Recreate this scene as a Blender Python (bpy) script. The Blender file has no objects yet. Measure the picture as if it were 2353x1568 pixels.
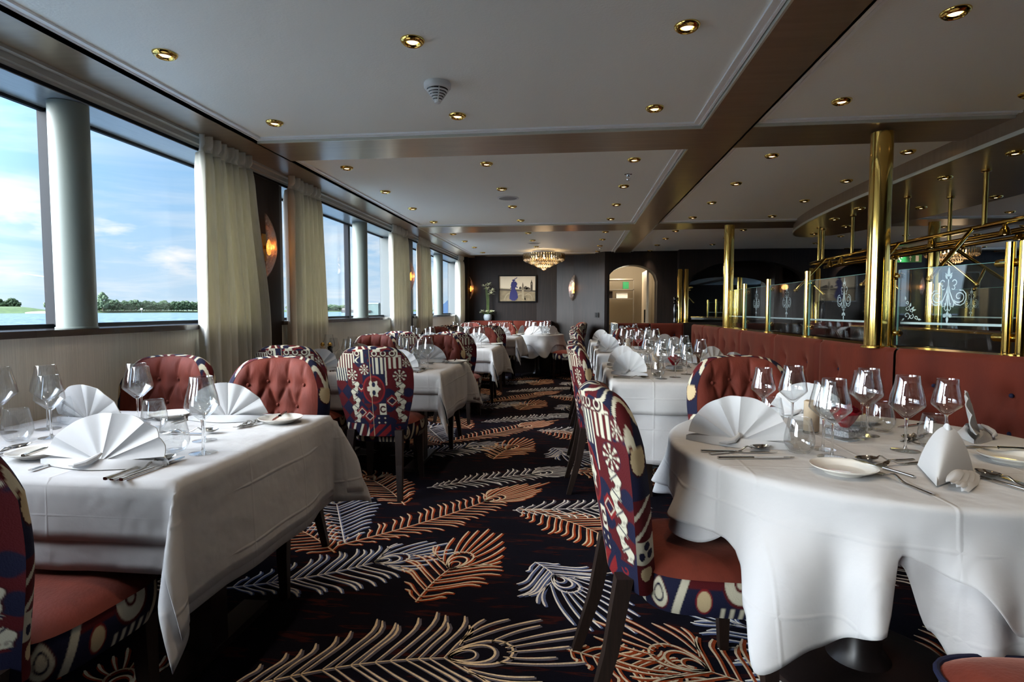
import bpy, math, random
from mathutils import Vector, Matrix
PI = math.pi
SC = bpy.context.scene
COL = SC.collection
def lin(c):
    c = c / 255.0
    return c / 12.92 if c <= 0.04045 else ((c + 0.055) / 1.055) ** 2.4
def rgb(r, g, b): return (lin(r), lin(g), lin(b), 1.0)
def smooth(a, b, x):
    t = max(0.0, min(1.0, (x - a) / (b - a))); return t * t * (3 - 2 * t)

# ---------------------------------------------------------------- materials
class NT:
    def __init__(s, name):
        s.m = bpy.data.materials.new(name); s.m.use_nodes = True
        s.t = s.m.node_tree; s.t.nodes.clear()
        s.out = s.t.nodes.new('ShaderNodeOutputMaterial')
    def n(s, typ, **kw):
        nd = s.t.nodes.new(typ)
        for k, v in kw.items(): setattr(nd, k, v)
        return nd
    def l(s, a, b): s.t.links.new(a, b)
def noise_coord(T, scale, detail=3.0, obj=True, stretch=(1, 1, 1), rough=0.5):
    tc = T.n('ShaderNodeTexCoord'); mp = T.n('ShaderNodeMapping'); mp.inputs['Scale'].default_value = stretch
    T.l(tc.outputs['Object'], mp.inputs['Vector'])
    nz = T.n('ShaderNodeTexNoise'); nz.inputs['Scale'].default_value = scale; nz.inputs['Detail'].default_value = detail
    nz.inputs['Roughness'].default_value = rough
    T.l(mp.outputs['Vector'], nz.inputs['Vector'])
    return nz
def ramp(T, fac, stops):
    r = T.n('ShaderNodeValToRGB'); e = r.color_ramp.elements
    while len(e) < len(stops): e.new(0.5)
    for i, (p, c) in enumerate(stops): e[i].position = p; e[i].color = c
    T.l(fac, r.inputs['Fac']); return r
def pbr(name, base, rough=0.5, metal=0.0, var=None, vscale=8, stretch=(1, 1, 1), bump=0.0, bscale=60, bstretch=None, sheen=0.0, spec=0.5, coat=0.0, attr=None, transl=0.0, tcol=None, sheencol=None, bdist=0.01):
    T = NT(name)
    p = T.n('ShaderNodeBsdfPrincipled')
    p.inputs['Base Color'].default_value = base; p.inputs['Roughness'].default_value = rough
    p.inputs['Metallic'].default_value = metal; p.inputs['Specular IOR Level'].default_value = spec
    if sheen:
        p.inputs['Sheen Weight'].default_value = sheen; p.inputs['Sheen Roughness'].default_value = 0.35
        if sheencol: p.inputs['Sheen Tint'].default_value = sheencol
    if coat: p.inputs['Coat Weight'].default_value = coat; p.inputs['Coat Roughness'].default_value = 0.05
    if var:
        nz = noise_coord(T, vscale, 4, stretch=stretch)
        r = ramp(T, nz.outputs['Fac'], [(0.3, base), (0.7, var)])
        T.l(r.outputs['Color'], p.inputs['Base Color'])
    if attr:
        a = T.n('ShaderNodeAttribute'); a.attribute_name = attr
        T.l(a.outputs['Color'], p.inputs['Base Color'])
    if bump:
        nb = noise_coord(T, bscale, 4, stretch=bstretch or stretch)
        b = T.n('ShaderNodeBump'); b.inputs['Strength'].default_value = bump; b.inputs['Distance'].default_value = bdist
        T.l(nb.outputs['Fac'], b.inputs['Height']); T.l(b.outputs['Normal'], p.inputs['Normal'])
    if transl:
        tr = T.n('ShaderNodeBsdfTranslucent'); tr.inputs['Color'].default_value = tcol or base
        mx = T.n('ShaderNodeMixShader'); mx.inputs['Fac'].default_value = transl
        T.l(p.outputs[0], mx.inputs[1]); T.l(tr.outputs[0], mx.inputs[2]); T.l(mx.outputs[0], T.out.inputs['Surface'])
    else: T.l(p.outputs[0], T.out.inputs['Surface'])
    return T.m
def thin_glass(name, tint=(1, 1, 1, 1), ior=1.45, rough=0.0, edge=0.0, bump=0.0, bscale=30, mult=1.0, edgecol=(1, 1, 1, 1)):
    T = NT(name)
    tr = T.n('ShaderNodeBsdfTransparent'); tr.inputs['Color'].default_value = tint
    gl = T.n('ShaderNodeBsdfGlossy'); gl.inputs['Roughness'].default_value = rough
    lw = T.n('ShaderNodeLayerWeight'); lw.inputs['Blend'].default_value = 0.5
    pw = T.n('ShaderNodeMath', operation='POWER'); pw.inputs[1].default_value = 4.0; T.l(lw.outputs['Facing'], pw.inputs[0])
    f0 = ((ior - 1) / (ior + 1)) ** 2
    fr = T.n('ShaderNodeMath', operation='MULTIPLY_ADD'); fr.inputs[1].default_value = 1 - f0; fr.inputs[2].default_value = f0
    T.l(pw.outputs[0], fr.inputs[0])
    ml = T.n('ShaderNodeMath', operation='MULTIPLY_ADD'); ml.inputs[1].default_value = mult; ml.inputs[2].default_value = edge
    ml.use_clamp = True
    T.l(fr.outputs[0], ml.inputs[0])
    mx = T.n('ShaderNodeMixShader')
    T.l(ml.outputs[0], mx.inputs['Fac']); T.l(tr.outputs[0], mx.inputs[1]); T.l(gl.outputs[0], mx.inputs[2])
    if bump:
        nb = noise_coord(T, bscale, 2); b = T.n('ShaderNodeBump'); b.inputs['Strength'].default_value = bump; b.inputs['Distance'].default_value = 0.01
        T.l(nb.outputs['Fac'], b.inputs['Height']); T.l(b.outputs['Normal'], gl.inputs['Normal']); T.l(b.outputs['Normal'], lw.inputs['Normal'])
    T.l(mx.outputs[0], T.out.inputs['Surface'])
    return T.m
def emit(name, col, s):
    T = NT(name); e = T.n('ShaderNodeEmission'); e.inputs['Color'].default_value = col; e.inputs['Strength'].default_value = s
    T.l(e.outputs[0], T.out.inputs['Surface']); return T.m

M = {}
M['ceil'] = pbr('ceiling_vinyl', rgb(240, 240, 231), 0.55, bump=0.25, bscale=90, bdist=0.004)
M['mould'] = pbr('white_moulding', rgb(244, 244, 242), 0.4)
M['gap'] = pbr('dark_gap', rgb(14, 13, 12), 0.8)
M['bronze'] = pbr('bronze_laminate', rgb(156, 134, 108), 0.30, metal=0.5, var=rgb(144, 123, 99), vscale=3, stretch=(1, 12, 1))
M['trimgrey'] = pbr('grey_trim', rgb(205, 205, 190), 0.35, metal=0.3)
M['dark'] = pbr('dark_wenge_wall', rgb(40, 31, 27), 0.46, var=rgb(28, 22, 20), spec=.22, vscale=6, stretch=(9, 9, 0.35), bump=0.08, bscale=40, bstretch=(9, 9, 0.3))
M['darker'] = pbr('dark_wood', rgb(30, 22, 20), 0.35, var=rgb(22, 16, 15), vscale=9, stretch=(6, 6, 1))
M['ribwall'] = pbr('ribbed_wallcovering', rgb(226, 221, 206), 0.6, var=rgb(208, 203, 189), vscale=30, stretch=(1, 6, 0.05), bump=0.35, bscale=45, bstretch=(1, 6, 0.04))
M['cornice'] = pbr('cornice_grey', rgb(170, 168, 160), 0.4, metal=0.15)
M['lintel'] = pbr('lintel_satin', rgb(150, 156, 158), 0.28, metal=0.3, var=rgb(138, 144, 146), vscale=10, stretch=(8, 1, 1))
M['sill'] = pbr('dark_sill', rgb(52, 45, 42), 0.22, coat=0.6)
M['frame'] = pbr('dark_window_frame', rgb(17, 18, 22), 0.6, spec=.12)
M['column'] = pbr('painted_column', rgb(112, 117, 108), 0.5, spec=.3)
M['jamb'] = pbr('grey_jamb', rgb(92, 94, 92), 0.55, spec=.2)
M['curtain'] = pbr('cream_linen_curtain', rgb(222, 218, 206), 0.85, var=rgb(208, 204, 192), vscale=70, stretch=(1, 1, 0.1), bump=0.15, bscale=300, transl=0.20, tcol=rgb(230, 222, 196))
M['cloth'] = pbr('white_tablecloth', rgb(168, 166, 164), 0.75, bump=0.06, bscale=14, bdist=0.02, sheen=0.15)
M['cloth2'] = pbr('white_undercloth', rgb(162, 160, 159), 0.78, bump=0.10, bscale=9, bdist=0.02)
M['napkin'] = pbr('white_napkin', rgb(182, 181, 180), 0.7, bump=0.05, bscale=30, transl=0.12, tcol=rgb(235, 232, 226))
M['velvet'] = pbr('rust_velvet', rgb(94, 36, 23), 0.72, var=rgb(76, 27, 16), vscale=14, stretch=(1, 1, 0.35), spec=.2, sheen=0.22, sheencol=(1.0, 0.55, 0.42, 1), bump=0.12, bscale=120)
M['benchv'] = pbr('bench_velvet', rgb(84, 28, 12), 0.8, var=rgb(66, 20, 8), vscale=5, stretch=(1, 1, 0.4), spec=.2, sheen=0.16, sheencol=(1.0, 0.55, 0.42, 1), bump=0.1, bscale=120)
M['fabric'] = pbr('patchwork_fabric', rgb(90, 25, 30), 0.8, attr='Col', bump=0.35, bscale=260, bdist=0.004, spec=.15)
M['navy'] = pbr('navy_piping', rgb(20, 22, 42), 0.75, spec=.15)
M['leg'] = pbr('espresso_wood', rgb(38, 28, 23), 0.45, var=rgb(28, 20, 17), spec=.2, vscale=20, stretch=(8, 8, 0.6))
M['brass'] = pbr('polished_brass', rgb(222, 188, 104), 0.1, metal=1.0)
M['brass2'] = pbr('satin_brass', rgb(200, 160, 84), 0.2, metal=1.0)
M['steel'] = pbr('polished_steel', rgb(196, 192, 186), 0.12, metal=1.0)
M['chrome'] = pbr('chrome', rgb(215, 215, 215), 0.08, metal=1.0)
M['porcelain'] = pbr('porcelain', rgb(205, 201, 192), 0.12, coat=0.5)
M['glass'] = thin_glass('drinking_glass', (0.965, 0.97, 0.97, 1), 1.65, mult=1.1, edge=0.01)
M['pane'] = thin_glass('window_pane', (0.985, 0.995, 1.0, 1), 1.2, mult=0.35)
M['screen'] = thin_glass('screen_glass', (0.93, 0.96, 0.95, 1), 1.52, mult=0.9, edge=0.0)
M['paneedge'] = pbr('glass_edge', rgb(120, 175, 165), 0.2, spec=0.8)
M['etch'] = pbr('etched_frost', rgb(190, 200, 202), 0.8)
M['amber'] = emit('amber_bulb', (1.0, 0.30, 0.04, 1), 2.2)
M['shade'] = thin_glass('moulded_glass_shade', (1.0, 0.93, 0.82, 1), 1.6, rough=0.08, edge=0.10, bump=1.0, bscale=35)
def shade_mix():
    T = NT('moulded_amber_glass')
    tr = T.n('ShaderNodeBsdfTransparent'); gl = T.n('ShaderNodeBsdfGlossy'); gl.inputs['Roughness'].default_value = .12; tl = T.n('ShaderNodeBsdfTranslucent'); tl.inputs['Color'].default_value = (1, .55, .2, 1)
    nz = noise_coord(T, 26, 3, stretch=(1, 2.2, .6)); r = ramp(T, nz.outputs['Fac'], [(.45, (.0, .0, .0, 1)), (.62, (.34, .34, .34, 1))])
    b = T.n('ShaderNodeBump'); b.inputs['Strength'].default_value = 1.0; b.inputs['Distance'].default_value = .035; T.l(nz.outputs['Fac'], b.inputs['Height']); T.l(b.outputs['Normal'], gl.inputs['Normal'])
    m1 = T.n('ShaderNodeMixShader'); m1.inputs['Fac'].default_value = .38; m2 = T.n('ShaderNodeMixShader'); m2.inputs['Fac'].default_value = .34
    T.l(r.outputs['Color'], m1.inputs['Fac']); T.l(tr.outputs[0], m1.inputs[1]); T.l(tl.outputs[0], m1.inputs[2]); T.l(m1.outputs[0], m2.inputs[1]); T.l(gl.outputs[0], m2.inputs[2]); T.l(m2.outputs[0], T.out.inputs['Surface'])
    return T.m
M['shade'] = shade_mix()
M['lamp'] = emit('downlight_lens', (1.0, 0.70, 0.34, 1), 3.0)
M['plastic'] = pbr('white_plastic', rgb(214, 214, 210), 0.45)
M['black'] = pbr('black_gloss', rgb(12, 12, 13), 0.2)
M['rose'] = pbr('dark_red_rose', rgb(140, 8, 26), 0.6, var=rgb(96, 4, 16), vscale=30, spec=.2)
M['gravel'] = pbr('clear_gravel', rgb(205, 205, 205), 0.25, var=rgb(150, 152, 156), vscale=120, bump=1.0, bscale=140)
M['beige'] = pbr('beige_linen_card', rgb(168, 148, 122), 0.7, bump=0.2, bscale=200)
M['crystal'] = thin_glass('crystal', (1.0, 0.93, 0.82, 1), 1.9, rough=0.05, edge=0.30)
M['crystal2'] = pbr('cut_crystal', rgb(190, 168, 130), 0.08, metal=.85)
M['warm'] = emit('chandelier_bulb', (1.0, 0.66, 0.32, 1), 4.0)
M['mirror'] = pbr('mirror', rgb(225, 228, 226), 0.02, metal=1.0)
M['door'] = pbr('galley_panel', rgb(206, 188, 160), 0.5)
M['galley'] = pbr('galley_steel', rgb(170, 160, 145), 0.3, metal=0.7)
M['gwhite'] = pbr('galley_wall', rgb(196, 182, 158), 0.6)
M['tube'] = emit('galley_lamp', (1.0, 0.88, 0.68, 1), 4.0)
M['green'] = pbr('exit_green', rgb(20, 120, 70), 0.5)
M['white'] = pbr('white_paint', rgb(235, 235, 232), 0.5)
M['vase'] = pbr('grey_ceramic', rgb(150, 156, 160), 0.5, bump=0.4, bscale=60)
M['leafg'] = pbr('foliage_green', rgb(70, 98, 40), 0.6, var=rgb(104, 120, 50), vscale=20)
M['petal'] = pbr('white_petal', rgb(225, 225, 205), 0.6, var=rgb(200, 200, 140), vscale=30)
M['beads'] = pbr('dark_glass_beads', rgb(60, 58, 60), 0.2)
def cloth_mat(name, base, wr):
    T = NT(name); p = T.n('ShaderNodeBsdfPrincipled'); p.inputs['Base Color'].default_value = base; p.inputs['Roughness'].default_value = .75; p.inputs['Specular IOR Level'].default_value = .25
    tc = T.n('ShaderNodeTexCoord'); sp = T.n('ShaderNodeSeparateXYZ'); T.l(tc.outputs['Object'], sp.inputs[0])
    acc = None
    for ax, per, off in (('X', .372, .11), ('Y', .318, .05), ('Z', .187, .757 + .09)):
        a = T.n('ShaderNodeMath', operation='ADD'); a.inputs[1].default_value = 40 * per - off; T.l(sp.outputs[ax], a.inputs[0])
        q = T.n('ShaderNodeMath', operation='PINGPONG'); q.inputs[1].default_value = per / 2; T.l(a.outputs[0], q.inputs[0])
        r = T.n('ShaderNodeMapRange'); r.interpolation_type = 'SMOOTHSTEP'; r.inputs['From Min'].default_value = 0; r.inputs['From Max'].default_value = .008; r.inputs['To Min'].default_value = 1; r.inputs['To Max'].default_value = 0
        T.l(q.outputs[0], r.inputs['Value'])
        if acc is None: acc = r.outputs['Result']
        else:
            m = T.n('ShaderNodeMath', operation='MAXIMUM'); T.l(acc, m.inputs[0]); T.l(r.outputs['Result'], m.inputs[1]); acc = m.outputs[0]
    n1 = noise_coord(T, 5.0, 3); n2 = noise_coord(T, 14, 4)
    s1 = T.n('ShaderNodeMath', operation='MULTIPLY_ADD'); s1.inputs[1].default_value = wr; T.l(n1.outputs['Fac'], s1.inputs[0]); 
    s2 = T.n('ShaderNodeMath', operation='MULTIPLY_ADD'); s2.inputs[1].default_value = wr * .22; T.l(n2.outputs['Fac'], s2.inputs[0]); T.l(s2.outputs[0], s1.inputs[2])
    s3 = T.n('ShaderNodeMath', operation='MULTIPLY_ADD'); s3.inputs[1].default_value = .10; T.l(acc, s3.inputs[0]); T.l(s1.outputs[0], s3.inputs[2])
    b = T.n('ShaderNodeBump'); b.inputs['Strength'].default_value = .55; b.inputs['Distance'].default_value = .02; T.l(s3.outputs[0], b.inputs['Height']); T.l(b.outputs['Normal'], p.inputs['Normal'])
    T.l(p.outputs[0], T.out.inputs['Surface']); return T.m
M['cloth'] = cloth_mat('white_tablecloth', rgb(170, 168, 166), 1.2)
M['cloth2'] = cloth_mat('white_undercloth', rgb(164, 162, 161), 2.0)
# ---------------------------------------------------------------- mesh building
class MB:
    def __init__(s): s.v = []; s.f = []; s.mi = []; s.cols = None
    def add(s, vs, fs, mi=0):
        o = len(s.v); s.v.extend([tuple(p) for p in vs]); s.f.extend([tuple(i + o for i in f) for f in fs]); s.mi.extend([mi] * len(fs)); return o
    def box(s, x0, x1, y0, y1, z0, z1, mi=0, rot=None, org=None):
        vs = [(x, y, z) for z in (z0, z1) for y in (y0, y1) for x in (x0, x1)]
        if rot is not None:
            m = rot; vs = [m @ Vector(p) for p in vs]
        s.add(vs, [(0, 2, 3, 1), (4, 5, 7, 6), (0, 1, 5, 4), (2, 6, 7, 3), (0, 4, 6, 2), (1, 3, 7, 5)], mi); return s
    def grid(s, fn, nu, nv, mi=0, closeu=False, flip=False):
        vs = [fn(i / nu, j / nv) for j in range(nv + 1) for i in range(nu if closeu else nu + 1)]
        w = nu if closeu else nu + 1; fs = []
        for j in range(nv):
            for i in range(nu):
                a = j * w + i; b = j * w + (i + 1) % w; c = (j + 1) * w + (i + 1) % w; d = (j + 1) * w + i
                fs.append((d, c, b, a) if flip else (a, b, c, d))
        s.add(vs, fs, mi); return s
    def lathe(s, prof, seg=24, c=(0, 0, 0), mi=0, mat=None):
        vs = []; fs = []; n = len(prof)
        for r, z in prof:
            for k in range(seg):
                a = 2 * PI * k / seg; p = Vector((r * math.cos(a), r * math.sin(a), z))
                if mat is not None: p = mat @ p
                vs.append((p[0] + c[0], p[1] + c[1], p[2] + c[2]))
        for j in range(n - 1):
            for k in range(seg):
                k2 = (k + 1) % seg
                fs.append((j * seg + k, j * seg + k2, (j + 1) * seg + k2, (j + 1) * seg + k))
        s.add(vs, fs, mi); return s
    def tube(s, path, rad, seg=8, mi=0, cap=True, closed=False, flat=None):
        P = [Vector(p) for p in path]; n = len(P); vs = []; fs = []
        rads = rad if isinstance(rad, (list, tuple)) else [rad] * n
        up = Vector((0, 0, 1)); prev = None
        for i in range(n):
            if closed: t = P[(i + 1) % n] - P[i - 1]
            else: t = P[min(i + 1, n - 1)] - P[max(i - 1, 0)]
            if t.length < 1e-9: t = Vector((0, 0, 1))
            t.normalize()
            if prev is None:
                a = up if abs(t.z) < 0.9 else Vector((1, 0, 0)); x = t.cross(a).normalized()
            else:
                x = prev - t * prev.dot(t)
                x = x.normalized() if x.length > 1e-6 else t.orthogonal().normalized()
            prev = x; y = t.cross(x)
            for k in range(seg):
                a = 2 * PI * k / seg
                vs.append(P[i] + (x * math.cos(a) + y * math.sin(a)) * rads[i])
        m = n if closed else n - 1
        for i in range(m):
            j = (i + 1) % n
            for k in range(seg):
                k2 = (k + 1) % seg
                fs.append((i * seg + k, i * seg + k2, j * seg + k2, j * seg + k))
        if cap and not closed:
            fs.append(tuple(range(seg - 1, -1, -1))); fs.append(tuple((n - 1) * seg + k for k in range(seg)))
        s.add(vs, fs, mi); return s
    def cyl(s, p0, p1, r0, r1=None, seg=16, mi=0): return s.tube([p0, p1], [r0, r0 if r1 is None else r1], seg, mi)
    def ball(s, c, r, seg=12, mi=0, sz=1.0):
        n = seg // 2
        return s.lathe([(max(1e-4, r * math.sin(PI * i / n)), -r * sz * math.cos(PI * i / n)) for i in range(n + 1)], seg, c, mi)
    def prism(s, pts, z0, z1, mi=0):
        n = len(pts); vs = [(x, y, z0) for x, y in pts] + [(x, y, z1) for x, y in pts]
        fs = [tuple(range(n - 1, -1, -1)), tuple(range(n, 2 * n))] + [(i, (i + 1) % n, n + (i + 1) % n, n + i) for i in range(n)]
        s.add(vs, fs, mi); return s
    def xform(s, m): s.v = [tuple(m @ Vector(p)) for p in s.v]; return s
    def mesh(s, name, mats, sm=True, ang=38):
        me = bpy.data.meshes.new(name); me.from_pydata(s.v, [], s.f); 
        if not isinstance(mats, (list, tuple)): mats = [mats]
        for m in mats: me.materials.append(m)
        if len(mats) > 1: me.polygons.foreach_set('material_index', s.mi)
        me.polygons.foreach_set('use_smooth', [sm] * len(s.f))
        if s.cols is not None:
            at = me.color_attributes.new('Col', 'FLOAT_COLOR', 'POINT')
            flat = []
            for c in s.cols: flat.extend((c[0], c[1], c[2], 1.0))
            at.data.foreach_set('color', flat)
        me.update()
        if sm and ang: me.set_sharp_from_angle(angle=math.radians(ang))
        return me
    def build(s, name, mats, parent=None, sm=True, ang=38, loc=None):
        return link(name, s.mesh(name, mats, sm, ang), parent, loc)
def link(name, me, parent=None, loc=None, rz=0):
    o = bpy.data.objects.new(name, me); COL.objects.link(o)
    if parent: o.parent = parent
    if loc: o.location = loc
    if rz: o.rotation_euler = (0, 0, rz)
    return o
def tag(o, label=None, cat=None, group=None, kind=None):
    if label: o['label'] = label
    if cat: o['category'] = cat
    if group: o['group'] = group
    if kind: o['kind'] = kind
    return o
def thing(name, label, cat, loc=(0, 0, 0), rz=0, group=None):
    o = bpy.data.objects.new(name, None); o.empty_display_size = 0.1; COL.objects.link(o)
    o.location = loc; o.rotation_euler = (0, 0, rz)
    return tag(o, label, cat, group)
def struct(name, mb, mats, label=None, sm=False, ang=38):
    o = mb.build(name, mats, None, sm, ang); o['kind'] = 'structure'
    if label: o['label'] = label
    return o
def kids(o): return list(o.children)
CH = {}
def reg(o):
    """remember the part tree of a prototype so that copies need no depsgraph update"""
    return o
def tree(o): return [(c, tree(c)) for c in COL.objects if c.parent == o]
TREES = {}
def dup(root, loc, rz, label, group=None):
    if root.name not in TREES: TREES[root.name] = tree(root)
    def cp(src, par, sub):
        c = src.copy(); COL.objects.link(c); c.parent = par
        for a, b in sub: cp(a, c, b)
        return c
    r = root.copy(); COL.objects.link(r); r.location = loc; r.rotation_euler = (0, 0, rz); r['label'] = label
    if group: r['group'] = group
    for a, b in TREES[root.name]: cp(a, r, b)
    return r
class Kind:
    """first call places the prototype itself, later calls copy it"""
    def __init__(s, proto, group=None): s.p = proto; s.used = False; s.g = group
    def put(s, loc, rz, label, rot=None):
        if not s.used:
            s.used = True
            if s.p.name not in TREES: TREES[s.p.name] = tree(s.p)
            o = s.p; o.location = loc; o.rotation_euler = (0, 0, rz); o['label'] = label
        else: o = dup(s.p, loc, rz, label)
        if s.g: o['group'] = s.g
        if rot: o.rotation_euler = rot
        return o
# ---------------------------------------------------------------- patchwork upholstery colours
MAROON = rgb(70, 14, 17)[:3]; NAVY = rgb(20, 21, 42)[:3]; CREAM = rgb(172, 165, 144)[:3]; RED = rgb(106, 22, 23)[:3]; DKM = rgb(46, 11, 17)[:3]; TAN = rgb(172, 152, 116)[:3]
def vine(x, y, cx, ph):
    """scrolling cream vine edged in navy; returns colour or None"""
    k = 2 * PI * (y - ph) / 235.0
    d = x - (cx + 48 * math.sin(k))
    if abs(d) > 75: return None
    d2 = x - (cx - 55 * math.sin(k))
    if abs(d2 + 0) < 9: return NAVY
    if abs(d2) < 15: return CREAM
    bx = cx + 30 * math.sin(k + 0.5)
    w = 36 + 15 * math.cos(2 * k)
    if abs(x - bx) < w:
        yy = ((y - ph) % 117.5) - 58; r = math.hypot(x - bx, yy)
        if r < 34 and abs((r - 5.2 * (math.atan2(yy, x - bx) + PI)) % 33 - 5) < 4: return (0.22, 0.20, 0.16)
        if r < 8: return (0.22, 0.20, 0.16)
        return CREAM
    if abs(x - bx) < w + 10: return DKM
    return None
def flower(x, y, cx, cy, R):
    dx, dy = x - cx, y - cy; r = math.hypot(dx, dy)
    if r > R: return None
    a = math.atan2(dy, dx)
    if r < R * .17: return CREAM
    if r < R * .26: return DKM
    c = abs(math.cos(4 * a))
    if r < R * .92:
        if c > .82 - .25 * max(0, (r / R - .55)) and not (R * .55 < r < R * .62): return CREAM
        if c > .6: return DKM
    if R * .95 < r: return NAVY
    return MAROON
def pat_back(s, t):
    """s metres from the centre seam, t metres down from the top"""
    x = 1470 + s * 2190; y = 365 + t * 2240
    if abs(x - 1470) < 3: return TAN
    if 440 < y < 640 and x < 1222: return CREAM if ((x - 985) % 44) > 23 else (MAROON if ((x - 985) % 44) > 6 else NAVY)
    if x < 1115 and 600 < y < 830: return CREAM if ((x - 990 - .1 * (y - 600)) % 40) > 22 else NAVY
    if x > 1895 and 430 < y < 640:
        q = flower(x, y, 1935, 560, 70)
        return q or (NAVY if (x + y) % 90 < 40 else MAROON)
    if y < 400: return (RED if (math.sin(x * .021) + math.sin(x * .05 + y * .1)) > .2 else NAVY) if abs(math.sin(x * .013)) < .8 else CREAM
    for cx in (1540, 1655, 1290, 1770):
        r = math.hypot(x - cx, y - 425)
        if r < 52:
            if 24 < r < 38: return CREAM
            return DKM
    if y < 480:
        if 1490 < x < 1880: return CREAM if 455 < y < 470 or abs(x - 1800) < 40 else MAROON
        if x <= 1222: return CREAM if 430 < y < 462 else DKM
    if 1222 <= x < 1412 and y < 560:
        if 1226 < x < 1246 or 1345 < x < 1382: return CREAM
        d = abs(x - (1290 + 26 * math.sin((y - 430) * .05)))
        return CREAM if d < 12 and y > 450 else NAVY
    if 1412 <= x < 1502 and y < 745:
        if y > 585 and x < 1440: pass
        else: return NAVY if math.sin(x * .09) * math.sin(y * .045) < .55 else MAROON
    if 1502 <= x < 1895:
        lim = 640 if x > 1715 else (880 if x > 1655 else 715)
        if 478 < y < lim:
            for a, b in ((1508, 1522), (1548, 1586), (1613, 1643), (1668, 1688), (1719, 1750), (1779, 1814), (1845, 1878)):
                if a < x < b: return CREAM
            return MAROON if (x // 33) % 2 else NAVY
    for cx, cy, R in ((1195, 735, 88), (1388, 655, 80), (1850, 748, 92)):
        q = flower(x, y, cx, cy, R)
        if q: return q
    if y > 830:
        for cx, ph in ((1225, 850), (1845, 880)):
            q = vine(x, y, cx, ph) if y < 1430 else None
            if q: return q
    e = math.hypot((x - 1500) / 155, (y - 940) / 205)
    if e < 1.0:
        dx, dy = (x - 1500) / 100, (y - 930) / 138; r = math.hypot(dx, dy); a = math.atan2(dy, dx)
        for hy in (868, 985):
            if abs(x - 1503) < 26 - .3 * abs(y - hy) and abs(y - hy) < 34: return NAVY
        if r < .80 + .14 * math.cos(6 * a) + .06 * math.cos(13 * a): return CREAM
        return MAROON if e < .86 else RED
    if 1350 < x < 1662 and 705 < y < 1145: return NAVY
    if 620 < y < 860 and (1110 < x < 1350 or x > 1690): return MAROON
    if 1560 < x < 1660 and 1145 < y < 1310:
        r = math.hypot(x - 1612, (y - 1228) * .8)
        if 22 < r < 42 and not (x > 1620 and abs(y - 1228) < 20): return DKM
        return CREAM if abs(x - 1610) < 44 else MAROON
    for cx, cy in ((1735, 1110), (1312, 1275), (1420, 1330), (1320, 890)):
        r = abs(x - cx) + abs(y - cy)
        if r < 95:
            if r < 36: return NAVY
            if r < 52: return MAROON
            if r < 64: return CREAM
            return RED
    if 1500 < x < 1690 and 1310 < y < 1450:
        u = ((x - 1505) % 84) - 42; w = ((y - 1326) % 66) - 33
        if abs(u) + abs(w) < 15: return CREAM
        if abs(u) + abs(w) < 26: return DKM
        return NAVY
    if y > 1450:
        if x < 1400: return CREAM if ((x + .35 * y) % 120) < 34 else (NAVY if (x % 170) < 90 else MAROON)
        if x > 1700:
            r = math.hypot(x - 1800, y - 1505)
            if abs(r - 6 * (math.atan2(y - 1505, x - 1800) + PI)) < 7: return RED
            return NAVY
        return RED if (x + y) % 150 < 95 else NAVY
    if x < 1480: return NAVY if math.sin(x * .03) + math.sin(y * .027) > 0 else MAROON
    return MAROON if math.sin(x * .025) + math.sin(y * .03) > -.5 else NAVY
def pat_side(t, w):
    """side band of the back: t metres down, w 0..1 across"""
    y = t * 1000
    if y < 60: return CREAM if (y % 30) < 17 else MAROON
    if y < 120: return NAVY if math.hypot((w - .5) * 70, y - 90) > 24 else RED
    if y < 215:
        e = math.hypot((w - .5) / .42, (y - 168) / 42)
        return TAN if e < 1 else (DKM if e < 1.15 else NAVY)
    if y < 275: return NAVY
    if y < 400: return MAROON if math.sin(y * .1 + w * 6) < .7 else CREAM
    if y < 470:
        for cy, cw in ((415, .6), (443, .3), (443, .75)):
            if math.hypot((w - cw) * 80, y - cy) < 13: return NAVY
        return CREAM
    return MAROON if math.hypot((w - .5) * 70, y - 500) > 22 else TAN
def pat_rim(p, q):
    """seat rim: p metres round, q 0 (bottom)..1 (top)"""
    u = (p % .46) * 1000; v = (1 - q) * 110
    if u < 150:
        r = math.hypot(u - 70, (v - 5) * 1.0)
        if 24 < r < 60 and v < 75: return CREAM
        if r < 15 and v < 30: return CREAM
        if r < 70 and v < 80: return MAROON
        return CREAM if (u % 36) < 17 and v > 78 else NAVY
    du = u - .35 * (55 - v)
    if 165 < du < 192 or 300 < du < 326: return CREAM
    e = math.hypot((u - 245) / (30 * (0.45 + .55 * min(1, v / 62))), (v - 52) / 46)
    if e < .45: return CREAM
    if e < .62: return NAVY
    if e < 1: return CREAM
    if e < 1.14: return MAROON
    e = math.hypot((u - 395) / 26, (v - 62) / 32)
    if e < 1: return TAN
    if e < 1.2: return RED
    if 330 < u < 460 and v < 26: return MAROON
    return NAVY
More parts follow.
